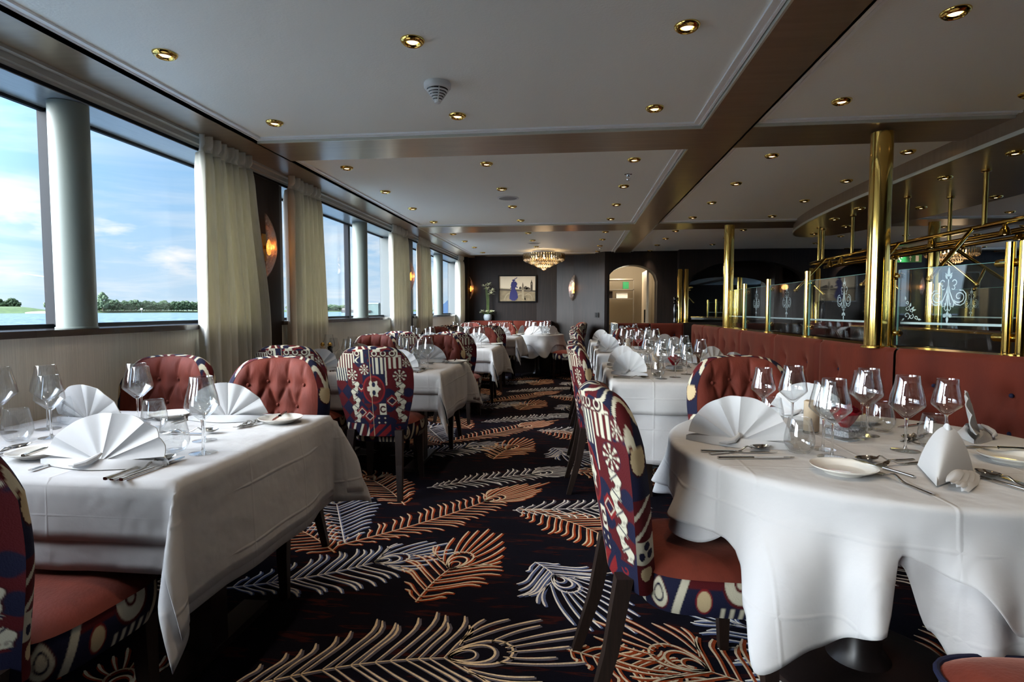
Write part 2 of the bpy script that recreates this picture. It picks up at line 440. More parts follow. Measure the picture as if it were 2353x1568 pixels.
# ---------------------------------------------------------------- chairs
BUT = [(-.13, .30), (0, .30), (.13, .30), (-.065, .19), (.065, .19), (-.195, .19), (.195, .19), (-.065, .41), (.065, .41), (-.17, .41), (.17, .41)]
def avg(L): return tuple(sum(c[i] for c in L) / len(L) for i in range(3))
def c_w(v): return .186 + .066 * smooth(-.15, .85, v)
def c_h(u): return .565 - .020 * u * u - .125 * abs(u) ** 6.5
def c_outer(u, v):
    z = .39 + v * c_h(u); x = u * c_w(v)
    y = -.235 - .095 * v + .105 * u * u * (.55 + .45 * v)
    return Vector((x, y, z))
def c_norm(u, v):
    s = -2 * .105 * u * (.55 + .45 * v) / c_w(v)
    return Vector((s, 1, .18)).normalized()
def tuft(x, z):
    """cushion relief (0 at a button, about 1 between) with creases along the diamonds"""
    d = min(math.hypot(x - bx, z - bz) for bx, bz in BUT)
    h = 1 - math.exp(-(d / .035) ** 1.3)
    for i in range(len(BUT)):
        for j in range(i):
            a, b = BUT[i], BUT[j]
            if .10 < math.hypot(a[0] - b[0], a[1] - b[1]) < .15 and abs(a[1] - b[1]) > .05:
                L = (b[0] - a[0], b[1] - a[1]); l2 = L[0] ** 2 + L[1] ** 2
                t = max(0, min(1, ((x - a[0]) * L[0] + (z - a[1]) * L[1]) / l2))
                e = math.hypot(x - a[0] - t * L[0], z - a[1] - t * L[1])
                h = min(h, .30 + .7 * (1 - math.exp(-(e / .014) ** 1.2)))
    for bx, bz in BUT:
        if bz > .40 or (bz > .29 and False):
            if z > bz: h = min(h, .35 + .65 * (1 - math.exp(-(abs(x - bx) / .012))))
    return h
def make_chair():
    t = thing('dining_chair', 'x', 'chair')
    nu, nv = 190, 210
    mb = MB(); mb.grid(lambda a, b: c_outer(a * 2 - 1, b), nu, nv, flip=True)
    cols = [avg([pat_back(p[0] + dx, .955 - p[2] + dz) for dx in (-.0007, .0007) for dz in (-.0007, .0007)]) for p in mb.v]
    # edge band joining the outer shell to the cushion (both sides and the top)
    edge = [(-1, j / 130) for j in range(131)] + [(-1 + 2 * i / 150, 1) for i in range(1, 151)] + [(1, 1 - j / 130) for j in range(1, 131)]
    nb = 24; bv = []
    for k in range(nb + 1):
        w = k / nb
        for (u, v) in edge:
            p = c_outer(u, v); n = c_norm(u, v)
            ctr = Vector((0, p.y, .70)); o = (p - ctr); o.y = 0; o.normalize()
            q = p + n * (.068 * w) + o * (.012 * math.sin(PI * w))
            bv.append(q); 
            tt = .955 - p.z if abs(u) == 1 else (.04 * abs(u))
            cols.append(pat_side(tt if abs(u) == 1 else abs(u) * .05 + w * .02, w) if abs(u) == 1 else (CREAM if math.sin(u * 26 + 2.2 * math.sin(w * 5 + u * 7)) > .55 else (NAVY if math.sin(u * 11 + w * 4) > -.1 else MAROON)))
    W = len(edge)
    mb.add(bv, [(k * W + i, (k + 1) * W + i, (k + 1) * W + i + 1, k * W + i + 1) for k in range(nb) for i in range(W - 1)])
    # underside
    uv = [c_outer(i / 20 - 1, 0) for i in range(41)] + [c_outer(i / 20 - 1, 0) + c_norm(i / 20 - 1, 0) * .068 for i in range(41)]
    mb.add(uv, [(i, i + 1, 42 + i, 41 + i) for i in range(40)]); cols += [NAVY] * len(uv)
    mb.cols = cols
    mb.build('backrest', M['fabric'], t, ang=60)
    # velvet inner cushion
    def inner(a, b):
        u = a * 2 - 1; v = b
        p = c_outer(u, v); n = c_norm(u, v)
        e = (1 - abs(u) ** 6) * (1 - max(0, v * 2 - 1) ** 8)
        return p + n * (.066 + .036 * e * (.25 + .75 * tuft(p.x, p.z - .42)))
    cu = MB().grid(inner, 72, 72).build('back_cushion', M['velvet'], t, ang=0)
    for bx, bz in BUT:
        if bz < .15: continue
        v = (bz + .03) / .55; u = bx / c_w(v)
        p = c_outer(u, v) + c_norm(u, v) * .079
        MB().ball(p, .009, 10).build('button', M['velvet'], cu)
    # seat
    def outl(a, z, g=0):
        ca, sa = math.cos(a), math.sin(a)
        r = (abs(ca) ** 4 + abs(sa) ** 4) ** -.25
        x, y = r * ca, r * sa
        wx = .195 + .05 * (y * .5 + .5)
        return Vector((x * (wx + g), .045 + y * (.205 + g), z))
    mr = MB(); N = 460; K = 34
    def rim(a, b): return outl(a * 2 * PI, .335 + .112 * b, .004 * math.sin(PI * b) - .012 * (1 - b) ** 3)
    mr.grid(rim, N, K, closeu=True)
    pc = []
    for j in range(K + 1):
        for i in range(N): pc.append(avg([pat_rim(i / N * 1.84 + d, min(1, j / K + e)) for d in (-.001, .001) for e in (-.008, .008)]))
    base = [outl(2 * PI * i / 40, .335, -.012) for i in range(40)]
    mr.add(base, [tuple(range(39, -1, -1))]); pc += [NAVY] * 40
    mr.cols = pc
    mr.build('seat_rim', M['fabric'], t, ang=60)
    def top(a, b):
        g = (1 - b) ** .5 if b < 1 else 0
        r = 1 - b
        p = outl(a * 2 * PI, 0, .006); c = Vector((0, .045, 0))
        q = c + (p - c) * (1 - b)
        z = .447 + .045 * (1 - (1 - b) ** 5)
        return Vector((q.x, q.y, z))
    MB().grid(top, 60, 14, closeu=True).build('seat_cushion', M['velvet'], t, ang=0)
    for sx in (-1, 1):
        for fr in (1, 0):
            m = MB()
            if fr: a, b = (sx * .185, .19, .34), (sx * .192, .205, 0)
            else: a, b = (sx * .155, -.215, .43), (sx * .185, -.315, 0)
            r0, r1 = .024, .015
            vs = []
            for (p, r) in ((a, r0), (((a[0] + b[0]) / 2 - sx * .004, (a[1] + b[1]) / 2 + (0 if fr else .012), (a[2] + b[2]) / 2), (r0 + r1) / 2 + .001), (b, r1)):
                vs += [(p[0] - r, p[1] - r, p[2]), (p[0] + r, p[1] - r, p[2]), (p[0] + r, p[1] + r, p[2]), (p[0] - r, p[1] + r, p[2])]
            m.add(vs, [(0, 1, 2, 3), (11, 10, 9, 8)] + [(4 * k + i, 4 * k + 4 + i, 4 * k + 4 + (i + 1) % 4, 4 * k + (i + 1) % 4) for k in range(2) for i in range(4)])
            m.build('leg', M['leg'], t, sm=False)
    return t
CHAIR = Kind(make_chair(), 'patchwork dining chairs')
# ---------------------------------------------------------------- tableware prototypes (origin at the base)
def glassware(name, cat, H, rim, mx, zmx, zb, foot):
    t = thing(name, 'x', cat); w = .0011
    out = [(.0055, zb), (.012, zb + .004), (mx * .62, zb + (zmx - zb) * .52), (mx * .93, zmx - .006), (mx, zmx), (mx * .985, zmx + .006), (mx * .9, zmx + (H - zmx) * .35), (rim * 1.08, zmx + (H - zmx) * .75), (rim, H)]
    inn = [(rim - w, H), (rim * 1.08 - w, zmx + (H - zmx) * .75), (mx * .9 - w, zmx + (H - zmx) * .35), (mx - w, zmx), (mx * .62 - w, zb + (zmx - zb) * .52 + w), (.008, zb + .008), (.0003, zb + .007)]
    MB().lathe(out + [(rim - w * .5, H + .0012)] + inn, 40).build('bowl', M['glass'], t, ang=60)
    MB().lathe([(.0065, .006), (.0042, .014), (.0036, .03), (.0034, zb * .7), (.0042, zb - .006), (.0062, zb + .001)], 14).build('stem', M['stem'], t)
    MB().lathe([(.0003, 0), (foot, 0), (foot + .0004, .0012), (foot * .9, .0024), (.012, .0046), (.0065, .0066)], 36).build('foot', M['glass'], t, ang=60)
    return t
def tumbler():
    t = thing('water_tumbler', 'x', 'tumbler'); w = .0012
    out = [(.0003, .004), (.012, .0025), (.02, 0), (.03, .004), (.0405, .020), (.0445, .036), (.0425, .058), (.0365, .088), (.0325, .108)]
    inn = [(.0325 - w, .108), (.0365 - w, .088), (.0425 - w, .058), (.0445 - w, .036), (.0405 - w, .022), (.028, .009), (.017, .008), (.0003, .0125)]
    m = MB().lathe(out + [(.0325 - w * .5, .1092)] + inn, 40).mesh('water_tumbler', M['glass'], ang=60)
    bpy.data.objects.remove(t); return link('water_tumbler', m)
def one(name, mb, mats, cat, **k):
    o = mb.build(name, mats, **k); o['category'] = cat; o['label'] = 'x'; return o
M['stem'] = pbr('stem_glass', (0.95, 0.96, 0.96, 1), 0.03)
for nd in M['stem'].node_tree.nodes:
    if nd.type == 'BSDF_PRINCIPLED': nd.inputs['Transmission Weight'].default_value = 1.0
def napkin_mesh(R=.150, pleats=6, lean=.20, seed=0):
    """stiff cloth folded into a standing half-round fan with a folded cuff at its foot"""
    rnd = random.Random(seed); mb = MB()
    A0, A1 = math.radians(7), math.radians(173)
    nu = pleats * 9; nv = 18
    ks = [rnd.uniform(.6, 1.3) for _ in range(pleats + 2)]; edge = [0]
    for _ in range(pleats): edge.append(edge[-1] + rnd.uniform(.8, 1.25))
    edge = [q / edge[-1] for q in edge]
    def fan(side):
        def f(a, b):
            k = min(pleats - 1, int(a * pleats)); fr = a * pleats - k
            aa = edge[k] + (edge[k + 1] - edge[k]) * fr
            th = A0 + (A1 - A0) * aa; r = .006 + (R - .006) * b
            w = (1 - abs(2 * fr - 1)) ** .8                         # 0 at a crease, 1 mid facet
            d = (w * ks[k] - .5) * (.011 * b ** .7) * (1 if k % 2 else .8)
            rr = r * (1 - .012 * (1 - w) * b); zz = rr * math.sin(th)
            y = d + lean * zz + side * (.0015 + .010 * (1 - b) * b * 4 * .3) + .012 * (1 - b) ** 3 * side
            return (rr * math.cos(th) * 1.06, y, zz * .96 + .012)
        return f
    mb.grid(fan(-1), nu, nv); mb.grid(fan(1), nu, nv, flip=True)
    f1, f2 = fan(-1), fan(1)
    mb.grid(lambda a, b: tuple(Vector(f1(a, 1)).lerp(Vector(f2(a, 1)), b)), nu, 1)
    # the folded foot: strips sweeping from the tips of the fan to the centre, front and back
    W = R * 1.09
    for side in (-1, 1):
        for L in range(3):
            def cuff(a, b, L=L, side=side):
                u = a * 2 - 1; x = u * (W - .004 * L); ax = abs(u)
                y = side * ((.050 - .010 * L) * (1 - ax ** 1.6) + .004 + .003 * L) * (1 - .55 * b * (1 - ax))
                z = .001 + .0045 * L + b * (.014 + .020 * ax * (1 - ax) * 2 + .010 * (1 - ax) ** 4) * (1 - .2 * L)
                return (x, y, z)
            mb.grid(cuff, 28, 5)
    mb.grid(lambda a, b: ((a * 2 - 1) * W, (b * 2 - 1) * .052 * (1 - abs(a * 2 - 1) ** 1.6) * .98, .001), 24, 4)
    # short roll of cloth tucked in front of the centre
    mb.tube([(-.052, -.046, .012), (-.03, -.052, .016), (-.008, -.046, .022), (.003, -.030, .032), (.004, -.014, .040)], [.003, .0075, .009, .0075, .004], 10)
    return mb
def napkin_flat():
    """a fan that has slumped sideways into a cone"""
    mb = MB()
    for k in range(5):
        a0 = .10 * k
        def f(a, b, k=k):
            th = -.5 + a * 1.0 + .05 * k; r = .235 * b
            h = (.115 - .014 * k) * math.sin(PI * a) ** .8 * (b ** .9) + .004
            return (-.12 + r * math.cos(th) * 1.0, r * math.sin(th) * (.55 - .05 * k), h + .002 * k)
        mb.grid(f, 16, 12)
    def back(a, b):
        th = -1.0 + a * 2.0
        return (.115 + .02 * math.cos(7 * a), .10 * (a - .5) * (1 - .5 * b), .004 + .125 * b * math.sin(PI * (.15 + .7 * a)) + .0)
    mb.grid(back, 28, 8)
    for L in range(4):
        def leaf(a, b, L=L):
            x = -.125 + (.235 - .012 * L) * a; e = math.sin(PI * min(1, .06 + a * .94)) ** .5
            return (x, -.055 + .010 * L + .030 * (b - .5) * e - .012 * a, .003 + .0055 * L + .006 * math.sin(PI * b) * e + .003 * math.sin(9 * a + L))
        mb.grid(leaf, 24, 6)
    return mb
def knife_mesh(L=.232):
    mb = MB()
    hx = .0058; n = 12
    h = L * .46
    def handle(a, b):
        y = h * b; w = hx * (1 - .12 * math.sin(PI * b)) ; th = .0042
        ang = 2 * PI * a
        ca, sa = math.cos(ang), math.sin(ang)
        r = (abs(ca) ** 4 + abs(sa) ** 4) ** -.25
        return (w * r * ca, y, .0046 + th * r * sa * .95)
    mb.grid(handle, 16, 6, closeu=True)
    mb.add([handle(i / 16, 0) for i in range(16)], [tuple(range(15, -1, -1))])
    pts = [(-.0045, h), (.0045, h), (.0075, h + .015), (.0085, h + .06), (.0078, L - .03), (.004, L - .006), (-.001, L), (-.0045, L - .02)]
    mb.prism(pts, .0032, .0052)
    return mb
def fork_mesh(L=.205):
    mb = MB()
    def z(y):
        t = y / L
        return .0035 + .013 * math.exp(-((t - .60) / .11) ** 2) + .006 * max(0, t - .9) * 8 - .002 * (t > .7) * 0
    def hand(a, b):
        y = b * L * .70; w = .0065 * (1 - b) + .0032 * b + (.007 * max(0, b - .9) * 10 * .9)
        ang = 2 * PI * a; ca, sa = math.cos(ang), math.sin(ang); r = (abs(ca) ** 4 + abs(sa) ** 4) ** -.25
        return (w * r * ca, y, z(y) + .0022 * r * sa)
    mb.grid(hand, 12, 22, closeu=True)
    mb.add([hand(i / 12, 0) for i in range(12)], [tuple(range(11, -1, -1))])
    def neck(a, b):
        y = L * (.70 + .06 * b); w = .0095 + .0025 * b
        ang = 2 * PI * a
        return (w * math.cos(ang), y, z(y) + .0012 * math.sin(ang))
    mb.grid(neck, 12, 4, closeu=True)
    for k in range(4):
        x = -.0098 + .0065 * k
        mb.tube([(x, L * (.75 + .25 * i / 5), z(L * (.75 + .25 * i / 5))) for i in range(6)], [.0021, .0021, .002, .0018, .0016, .0009], 6)
    return mb
def spoon_mesh(L=.205):
    mb = MB()
    def z(y):
        t = y / L; return .0035 + .014 * math.exp(-((t - .66) / .10) ** 2)
    def hand(a, b):
        y = b * L * .74; w = .0065 * (1 - b) + .0030 * b
        ang = 2 * PI * a; ca, sa = math.cos(ang), math.sin(ang); r = (abs(ca) ** 4 + abs(sa) ** 4) ** -.25
        return (w * r * ca, y, z(y) + .0022 * r * sa)
    mb.grid(hand, 12, 20, closeu=True)
    mb.add([hand(i / 12, 0) for i in range(12)], [tuple(range(11, -1, -1))])
    c = L * .74 + .031
    for s in (0, 1):
        def bowl(a, b, s=s):
            ang = 2 * PI * a; x = .0205 * b * math.cos(ang) * (1 - .12 * math.sin(ang)); y = .034 * b * math.sin(ang)
            zz = .0145 - .0115 * (1 - b * b) + .0012 * s
            return (x, c + y, zz)
        mb.grid(bowl, 24, 8, closeu=True, flip=bool(s))
    return mb
def plate_mesh(R=.083):
    mb = MB()
    mb.lathe([(.0003, .004), (R * .52, .004), (R * .56, .0025), (R * .60, .0), (R * .64, .0035), (R * .9, .0135), (R, .0185), (R * 1.005, .0205), (R * .985, .021), (R * .9, .0165), (R * .66, .0078), (R * .6, .0066), (.0003, .0064)], 56)
    return mb
WL = Kind(glassware('wine_glass', 'wine glass', .236, .0325, .0495, .146, .102, .040), 'large wine glasses')
WS = Kind(glassware('wine_glass', 'wine glass', .215, .030, .0445, .134, .096, .037), 'small wine glasses')
TB = Kind(tumbler(), 'water tumblers'); TB.p['label'] = 'x'; TB.p['category'] = 'tumbler'
NP = [Kind(one('folded_napkin', napkin_mesh(.150, 6, .22, seed=s), M['napkin'], 'napkin', ang=32), 'fan-folded napkins') for s in (1, 2, 3)]
NF = Kind(one('folded_napkin', napkin_flat(), M['napkin'], 'napkin', ang=50), 'fan-folded napkins')
KN = Kind(one('table_knife', knife_mesh(), M['steel'], 'knife'), 'table knives')
BK = Kind(one('butter_knife', knife_mesh(.185), M['steel'], 'knife'), 'butter knives')
FK = Kind(one('table_fork', fork_mesh(), M['steel'], 'fork', ang=60), 'table forks')
DF = Kind(one('dessert_fork', fork_mesh(.165), M['steel'], 'fork', ang=60), 'dessert forks')
SP = Kind(one('soup_spoon', spoon_mesh(), M['steel'], 'spoon', ang=60), 'soup spoons')
DS = Kind(one('dessert_spoon', spoon_mesh(.165), M['steel'], 'spoon', ang=60), 'dessert spoons')
PL = Kind(one('bread_plate', plate_mesh(), M['porcelain'], 'plate', ang=50), 'bread plates')
# ---------------------------------------------------------------- tables and cloths
TZ = .757
def rect_cloth(x0, x1, y0, y1, z, dx0, dx1, dy0, dy1, flare, seed, skew=True):
    """cloth over a rectangular top; d* = overhang on each side; corners fall in flared folds"""
    rnd = random.Random(seed); mb = MB()
    ph = [rnd.random() * 6.28 for _ in range(6)]
    def rng(a, b, da, db):
        L = []
        n = max(2, int(da / .025)); L += [a - da * (1 - i / n) for i in range(n)]
        m = max(6, int((b - a) / .035)); L += [a + (b - a) * i / m for i in range(m + 1)]
        n = max(2, int(db / .025)); L += [b + db * (i + 1) / n for i in range(n)]
        return L
    XS, YS = rng(x0, x1, dx0, dx1), rng(y0, y1, dy0, dy1)
    rr = .012
    def drop(s):  # rounded edge: returns outward, down
        if s <= 0: return 0, 0
        a = s / rr
        if a < PI / 2: return rr * math.sin(a), rr * (1 - math.cos(a))
        return rr + 0.0, rr + (s - rr * PI / 2)
    vs = []
    for y in YS:
        for x in XS:
            ox = x - x1 if x > x1 else (x - x0 if x < x0 else 0)
            oy = y - y1 if y > y1 else (y - y0 if y < y0 else 0)
            bx, by = max(x0, min(x1, x)), max(y0, min(y1, y))
            if ox and oy:
                s = math.hypot(ox, oy); th = math.atan2(abs(oy), abs(ox)) / (PI / 2)
                o, d = drop(s)
                f = math.sin(PI * th) ** 1.1
                out = o + flare * s * f
                dz = d * math.sqrt(max(.05, 1 - (flare * f) ** 2))
                # a fold: outward along the diagonal, flanks pinched towards the sides
                ang = (PI / 2) * ((th ** .45 if oy < 0 else th + .10 * math.sin(2 * PI * th)) if skew else th + .10 * math.sin(2 * PI * th))
                px = bx + math.copysign(out * math.cos(ang), ox); py = by + math.copysign(out * math.sin(ang), oy)
                vs.append((px, py, z - dz))
            elif ox or oy:
                s = abs(ox or oy); o, d = drop(s)
                q = (y if ox else x)
                t = min(1, max(0, (q - (y0 if ox else x0)) / ((y1 - y0) if ox else (x1 - x0))))
                w = math.sin(PI * t)
                rip = (.012 * math.sin(7 * q + ph[0]) + .007 * math.sin(17 * q + ph[1])) * min(1, s / .12) * min(1, 9 * t * (1 - t)) + .045 * s * w
                o += max(0, rip)
                vs.append((bx + math.copysign(o, ox) if ox else bx, by + math.copysign(o, oy) if oy else by, z - d))
            else:
                vs.append((x, y, z + .0008 * math.sin(x * 9 + ph[3]) * math.sin(y * 11 + ph[4])))
    w = len(XS)
    mb.add(vs, [(j * w + i, j * w + i + 1, (j + 1) * w + i + 1, (j + 1) * w + i) for j in range(len(YS) - 1) for i in range(w - 1)])
    # turned hem, a little thickness along the edge
    return mb
def solid(o, th):
    md = o.modifiers.new('thickness', 'SOLIDIFY'); md.thickness = th; md.offset = -1
def rect_table(x0, x1, y0, y1, name, ov, un, flare, seed, group):
    cx, cy = (x0 + x1) / 2, (y0 + y1) / 2
    t = thing('dining_table', 'dark pedestal table under the white cloth of the ' + name, 'table', (cx, cy, 0), 0, group)
    hx, hy = (x1 - x0) / 2, (y1 - y0) / 2
    MB().box(-hx + .004, hx - .004, -hy + .004, hy - .004, .715, TZ - .0075).build('tabletop', M['leg'], t, sm=False)
    for s in (-1, 1):
        MB().box(s * hx * .55 - .045, s * hx * .55 + .045, -.045, .045, .03, .715).build('pedestal', M['darker'], t, sm=False)
        MB().box(s * hx * .55 - .05, s * hx * .55 + .05, -.30, .30, .004, .03).build('foot', M['darker'], t, sm=False)
    u = rect_cloth(x0 + .006, x1 - .006, y0 + .006, y1 - .006, TZ - .0035, *un, flare * .93, seed).build('tablecloth', M['cloth2'], ang=0)
    solid(u, .0012)
    tag(u, 'longer white undercloth hanging below the top cloth of the ' + name, 'tablecloth', 'undercloths')
    o = rect_cloth(x0 - .003, x1 + .003, y0 - .003, y1 + .003, TZ, *ov, flare, seed).build('tablecloth', M['cloth'], ang=0)
    solid(o, .0012)
    tag(o, 'smooth white top cloth covering the ' + name, 'tablecloth', 'top cloths')
def table_fn(T):
    """piecewise-linear function of the angle in degrees"""
    T = sorted(T)
    def h(deg):
        deg %= 360
        for (a, x), (b, y) in zip(T, T[1:] + [(T[0][0] + 360, T[0][1])]):
            for q in (deg, deg + 360):
                if a <= q <= b: return x + (y - x) * smooth(0, 1, (q - a) / (b - a))
        return T[0][1]
    return h
def round_cloth(cx, cy, R, hem, z, seed, folds, amp=.10, k=1.0):
    """cloth on a round top; hem gives the hanging length by angle, folds the angles where it stands out"""
    mb = MB(); rr = .014
    def f(a, b):
        deg = 360 * a; th = math.radians(deg); S = hem(deg)
        r = R * min(1, b / .35) if b <= .35 else R + S * (b - .35) / .65
        if r <= R: return (cx + r * math.cos(th), cy + r * math.sin(th), z)
        s = r - R; aa = s / rr
        if aa < PI / 2: o, d = rr * math.sin(aa), rr * (1 - math.cos(aa))
        else: o, d = rr, rr + s - rr * PI / 2
        g = smooth(0, .22, s); w = 0
        for (c, e, wd) in folds:
            q = (deg - c + 180) % 360 - 180; w += e * math.exp(-(q / wd) ** 2)
        o += k * max(.002, s * (.06 + w + amp * .25 * math.sin(9 * th + seed))) * g + .004 * k
        return (cx + (R + o) * math.cos(th), cy + (R + o) * math.sin(th), z - d * .985)
    mb.grid(f, 480, 40, closeu=True)
    return mb
def round_table(cx, cy, R, name, seed, group, hem, under, folds):
    t = thing('dining_table', 'dark pedestal table under the cloths of the ' + name, 'table', (cx, cy, 0), 0, group)
    MB().lathe([(.001, .715), (R - .006, .715), (R - .004, .735), (R - .008, TZ - .0075), (.001, TZ - .0075)], 64).build('tabletop', M['leg'], t)
    MB().lathe([(.10, .04), (.07, .08), (.055, .2), (.055, .6), (.09, .70), (.12, .715)], 32).build('pedestal', M['darker'], t)
    MB().lathe([(.001, .004), (.30, .004), (.30, .022), (.27, .034), (.10, .045), (.001, .045)], 48).build('foot', M['darker'], t)
    u = round_cloth(cx, cy, R - .005, table_fn(under), TZ - .0035, seed, folds, k=.86).build('tablecloth', M['cloth2'], ang=0); solid(u, .0012)
    tag(u, 'longer white undercloth hanging to the side of the ' + name, 'tablecloth', 'undercloths')
    o = round_cloth(cx, cy, R + .003, table_fn(hem), TZ, seed, folds).build('tablecloth', M['cloth'], ang=0); solid(o, .0012)
    tag(o, 'white top cloth with deep hanging folds on the ' + name, 'tablecloth', 'top cloths')
TT = TZ + .0016
def place(cx, cy, rz, where, full=2, jit=0, nr=0):
    """a set cover: origin on the table edge, local +y pointing into the table"""
    rnd = random.Random(jit); c, s = math.cos(rz), math.sin(rz)
    def P(k, x, y, r, lab, z=0.0, rot=None):
        x += rnd.uniform(-.008, .008); y += rnd.uniform(-.008, .008)
        o = k.put((cx + c * x - s * y, cy + s * x + c * y, TT + z), rz + r + rnd.uniform(-.03, .03), lab + where)
        return o
    P(NP[jit % 3], 0, .125, nr + rnd.uniform(-.15, .15), 'white fan-folded napkin at ').scale = (.80, .85, 1.04) if nr else (1, 1, 1)
    P(WL, .18, .31, rnd.random(), 'large wine glass at '); P(WS, .09, .42, rnd.random(), 'small wine glass at ')
    P(TB, .075, .30, 0, 'clear water tumbler at ')
    P(PL, -.255, .16, 0, 'white bread plate at ')
    if full > 0:
        P(KN, .135, .015, 0, 'inner table knife at '); P(KN, .185, .01, -.04, 'outer table knife at ')
        P(SP, .16, .02, 0, 'soup spoon at '); P(FK, -.135, .03, .05, 'inner table fork at ')
    if full > 1:
        P(FK, -.165, .06, .05, 'outer table fork at '); P(BK, -.225, .075, .12, 'butter knife on plate at ', z=.021)
        P(DF, -.09, .30, -PI / 2, 'dessert fork at '); P(DS, .09, .325, PI / 2, 'dessert spoon at ')
# ---------------------------------------------------------------- room shell
CXX = 3.03                                   # the ship's centre line
def mir(x): return 2 * CXX - x
Y0 = -2.6
struct('floor', MB().box(-2.62, 8.62, Y0, 13.6, -.06, 0), M['darker'])
struct('ceiling', MB().box(-2.7, 8.62, Y0, 13.6, 2.30, 2.36), M['gap'])
PY = [(Y0, 3.42), (3.86, 7.08), (7.66, 10.74)]
PX = [(-1.985, .715), (1.015, 5.045), (5.345, 7.585)]
tn = [0]
def trim(mb, mats, **k):
    tn[0] += 1; return struct('trim_%d' % tn[0], mb, mats, **k)
for (x0, x1) in PX:
    for (y0, y1) in PY:
        struct('ceiling', MB().box(x0 + .03, x1 - .03, y0 + .03, y1 - .03, 2.268, 2.298), M['ceil'])
        m = MB()
        for i, (a, b, z) in enumerate(((.0, .012, 2.258), (.012, .03, 2.262), (.03, .045, 2.258))):
            m.box(x0 + a, x1 - a, y0 + a, y0 + b, z, 2.285); m.box(x0 + a, x1 - a, y1 - b, y1 - a, z, 2.285)
            m.box(x0 + a, x0 + b, y0 + b, y1 - b, z, 2.285); m.box(x1 - b, x1 - a, y0 + b, y1 - b, z, 2.285)
        trim(m, M['mould'])
# small wedge coffer by the back wall
struct('ceiling', MB().prism([(-1.95, 11.0), (.62, 11.0), (.5, 11.25), (-1.2, 11.28), (-1.75, 11.28)], 2.268, 2.298), M['ceil'])
def beam(x0, x1, y0, y1):
    trim(MB().box(x0, x1, y0, y1, 2.246, 2.30), M['bronze'])
g = .015
for (a, b) in ((.715 + g, 1.015 - .004), (5.045 + .004, 5.345 - g)): beam(a, b, Y0, 10.74)
for (a, b) in ((-2.24, -1.985 - g), (7.585 + g, 7.88)): beam(a, b, Y0, 11.3)
for (a, b) in ((3.42 + g, 3.86 - .004), (7.08 + g, 7.66 - .004), (10.74 + g, 11.0)):
    for (x0, x1) in ((-1.985 - g, .715 + g), (1.011, 5.049), (5.319, 7.61)): beam(x0, x1, a, b)
m = MB()
for (x0, x1) in PX:
    for (y0, y1) in PY:
        q = g
        m.box(x0 - q, x1 + q, y1 + q - .012, y1 + q - .0005, 2.2435, 2.29)
        m.box(x0 - q, x0 - q + .010, Y0, y1 + q - .012, 2.2435, 2.29); m.box(x1 + q - .010, x1 + q, y0, y1 + q - .012, 2.2435, 2.29)
trim(m, M['trimgrey'])
# --- window side
PIL = [-3.3, .35, 4.0, 7.65, 11.75]
XW = -2.30; XG = -2.55; ZS, ZL = 1.11, 2.172
struct('wall_left', MB().box(-2.45, XW, Y0, 11.9, 0, ZS - .02), M['ribwall'])
struct('baseboard_left', MB().box(XW, XW + .015, Y0, 11.3, 0, .09), M['darker'])
m = MB()
for p in PIL: m.box(-2.6, XW + .003, max(Y0, p - .245), min(11.95, p + .245), 0, 2.3)
m.box(XW, -2.12, 11.14, 11.30, 0, 2.3)
struct('wall_left', m, M['dark'])
m = MB().box(-2.6, XW + .005, Y0, 11.3, ZL, 2.3); m.box(XW + .005, XW + .03, Y0, 11.3, 2.205, 2.3); m.box(XW + .03, -2.24, Y0, 11.3, 2.232, 2.3)
trim(m, M['cornice'])
trim(MB().box(XW + .004, XW + .0075, Y0, 11.3, ZL, ZL + .016), M['frame'])
COLY = [-1.15, 2.5, 6.15, 9.80]
for n in range(4):
    a, b = PIL[n] + .245, PIL[n + 1] - .245
    a = max(a, Y0)
    w = bpy.data.objects.new('window_%d' % (n + 1), None); COL.objects.link(w); w['kind'] = 'structure'
    w.location = (XG, (a + b) / 2, ZS)
    L = lambda x, y: (x - XG, y - (a + b) / 2)
    def bx(nm, x0, x1, y0, y1, z0, z1, mat):
        mm = MB().box(x0 - XG, x1 - XG, y0 - (a + b) / 2, y1 - (a + b) / 2, z0 - ZS, z1 - ZS); return mm.build(nm, mat, w, sm=False)
    yc = COLY[n]
    bx('window_sill', XG - .05, XW + .02, a, b, ZS - .03, ZS, M['sill'])
    bx('lintel', XG - .05, XW + .004, a, b, ZL - .004, ZL, M['lintel'])
    for (u, v) in ((a, yc + .025), (yc + .05, b)):
        bx('window_pane', XG - .006, XG, u, v, ZS, ZL - .005, M['pane'])
    bx('mullion', XG - .03, XG + .022, yc + .012, yc + .064, ZS, ZL - .005, M['frame'])
    bx('bottom_rail', XG - .01, XG + .012, a, b, ZS, ZS + .02, M['frame'])
    bx('top_rail', XG - .01, XG + .012, a, b, ZL - .02, ZL - .005, M['frame'])
    bx('jamb', XG - .03, XW - .003, a, a + .05, ZS, ZL - .005, M['jamb'])
    bx('jamb', XG - .03, XW - .003, b - .05, b, ZS, ZL - .005, M['jamb'])
    if n:
        c = MB().lathe([(.081, .004), (.081, ZL - ZS - .008)], 40); c.lathe([(.086, .0), (.086, .006), (.081, .008)], 40)
        o = c.build('column', M['column'], None, loc=(XG + .17, yc - .02, ZS + .001))
        tag(o, ['', 'round pale grey column in front of the nearest window', 'round pale grey column in front of the middle window', 'round pale grey column in front of the farthest window'][n], 'column', 'window columns')
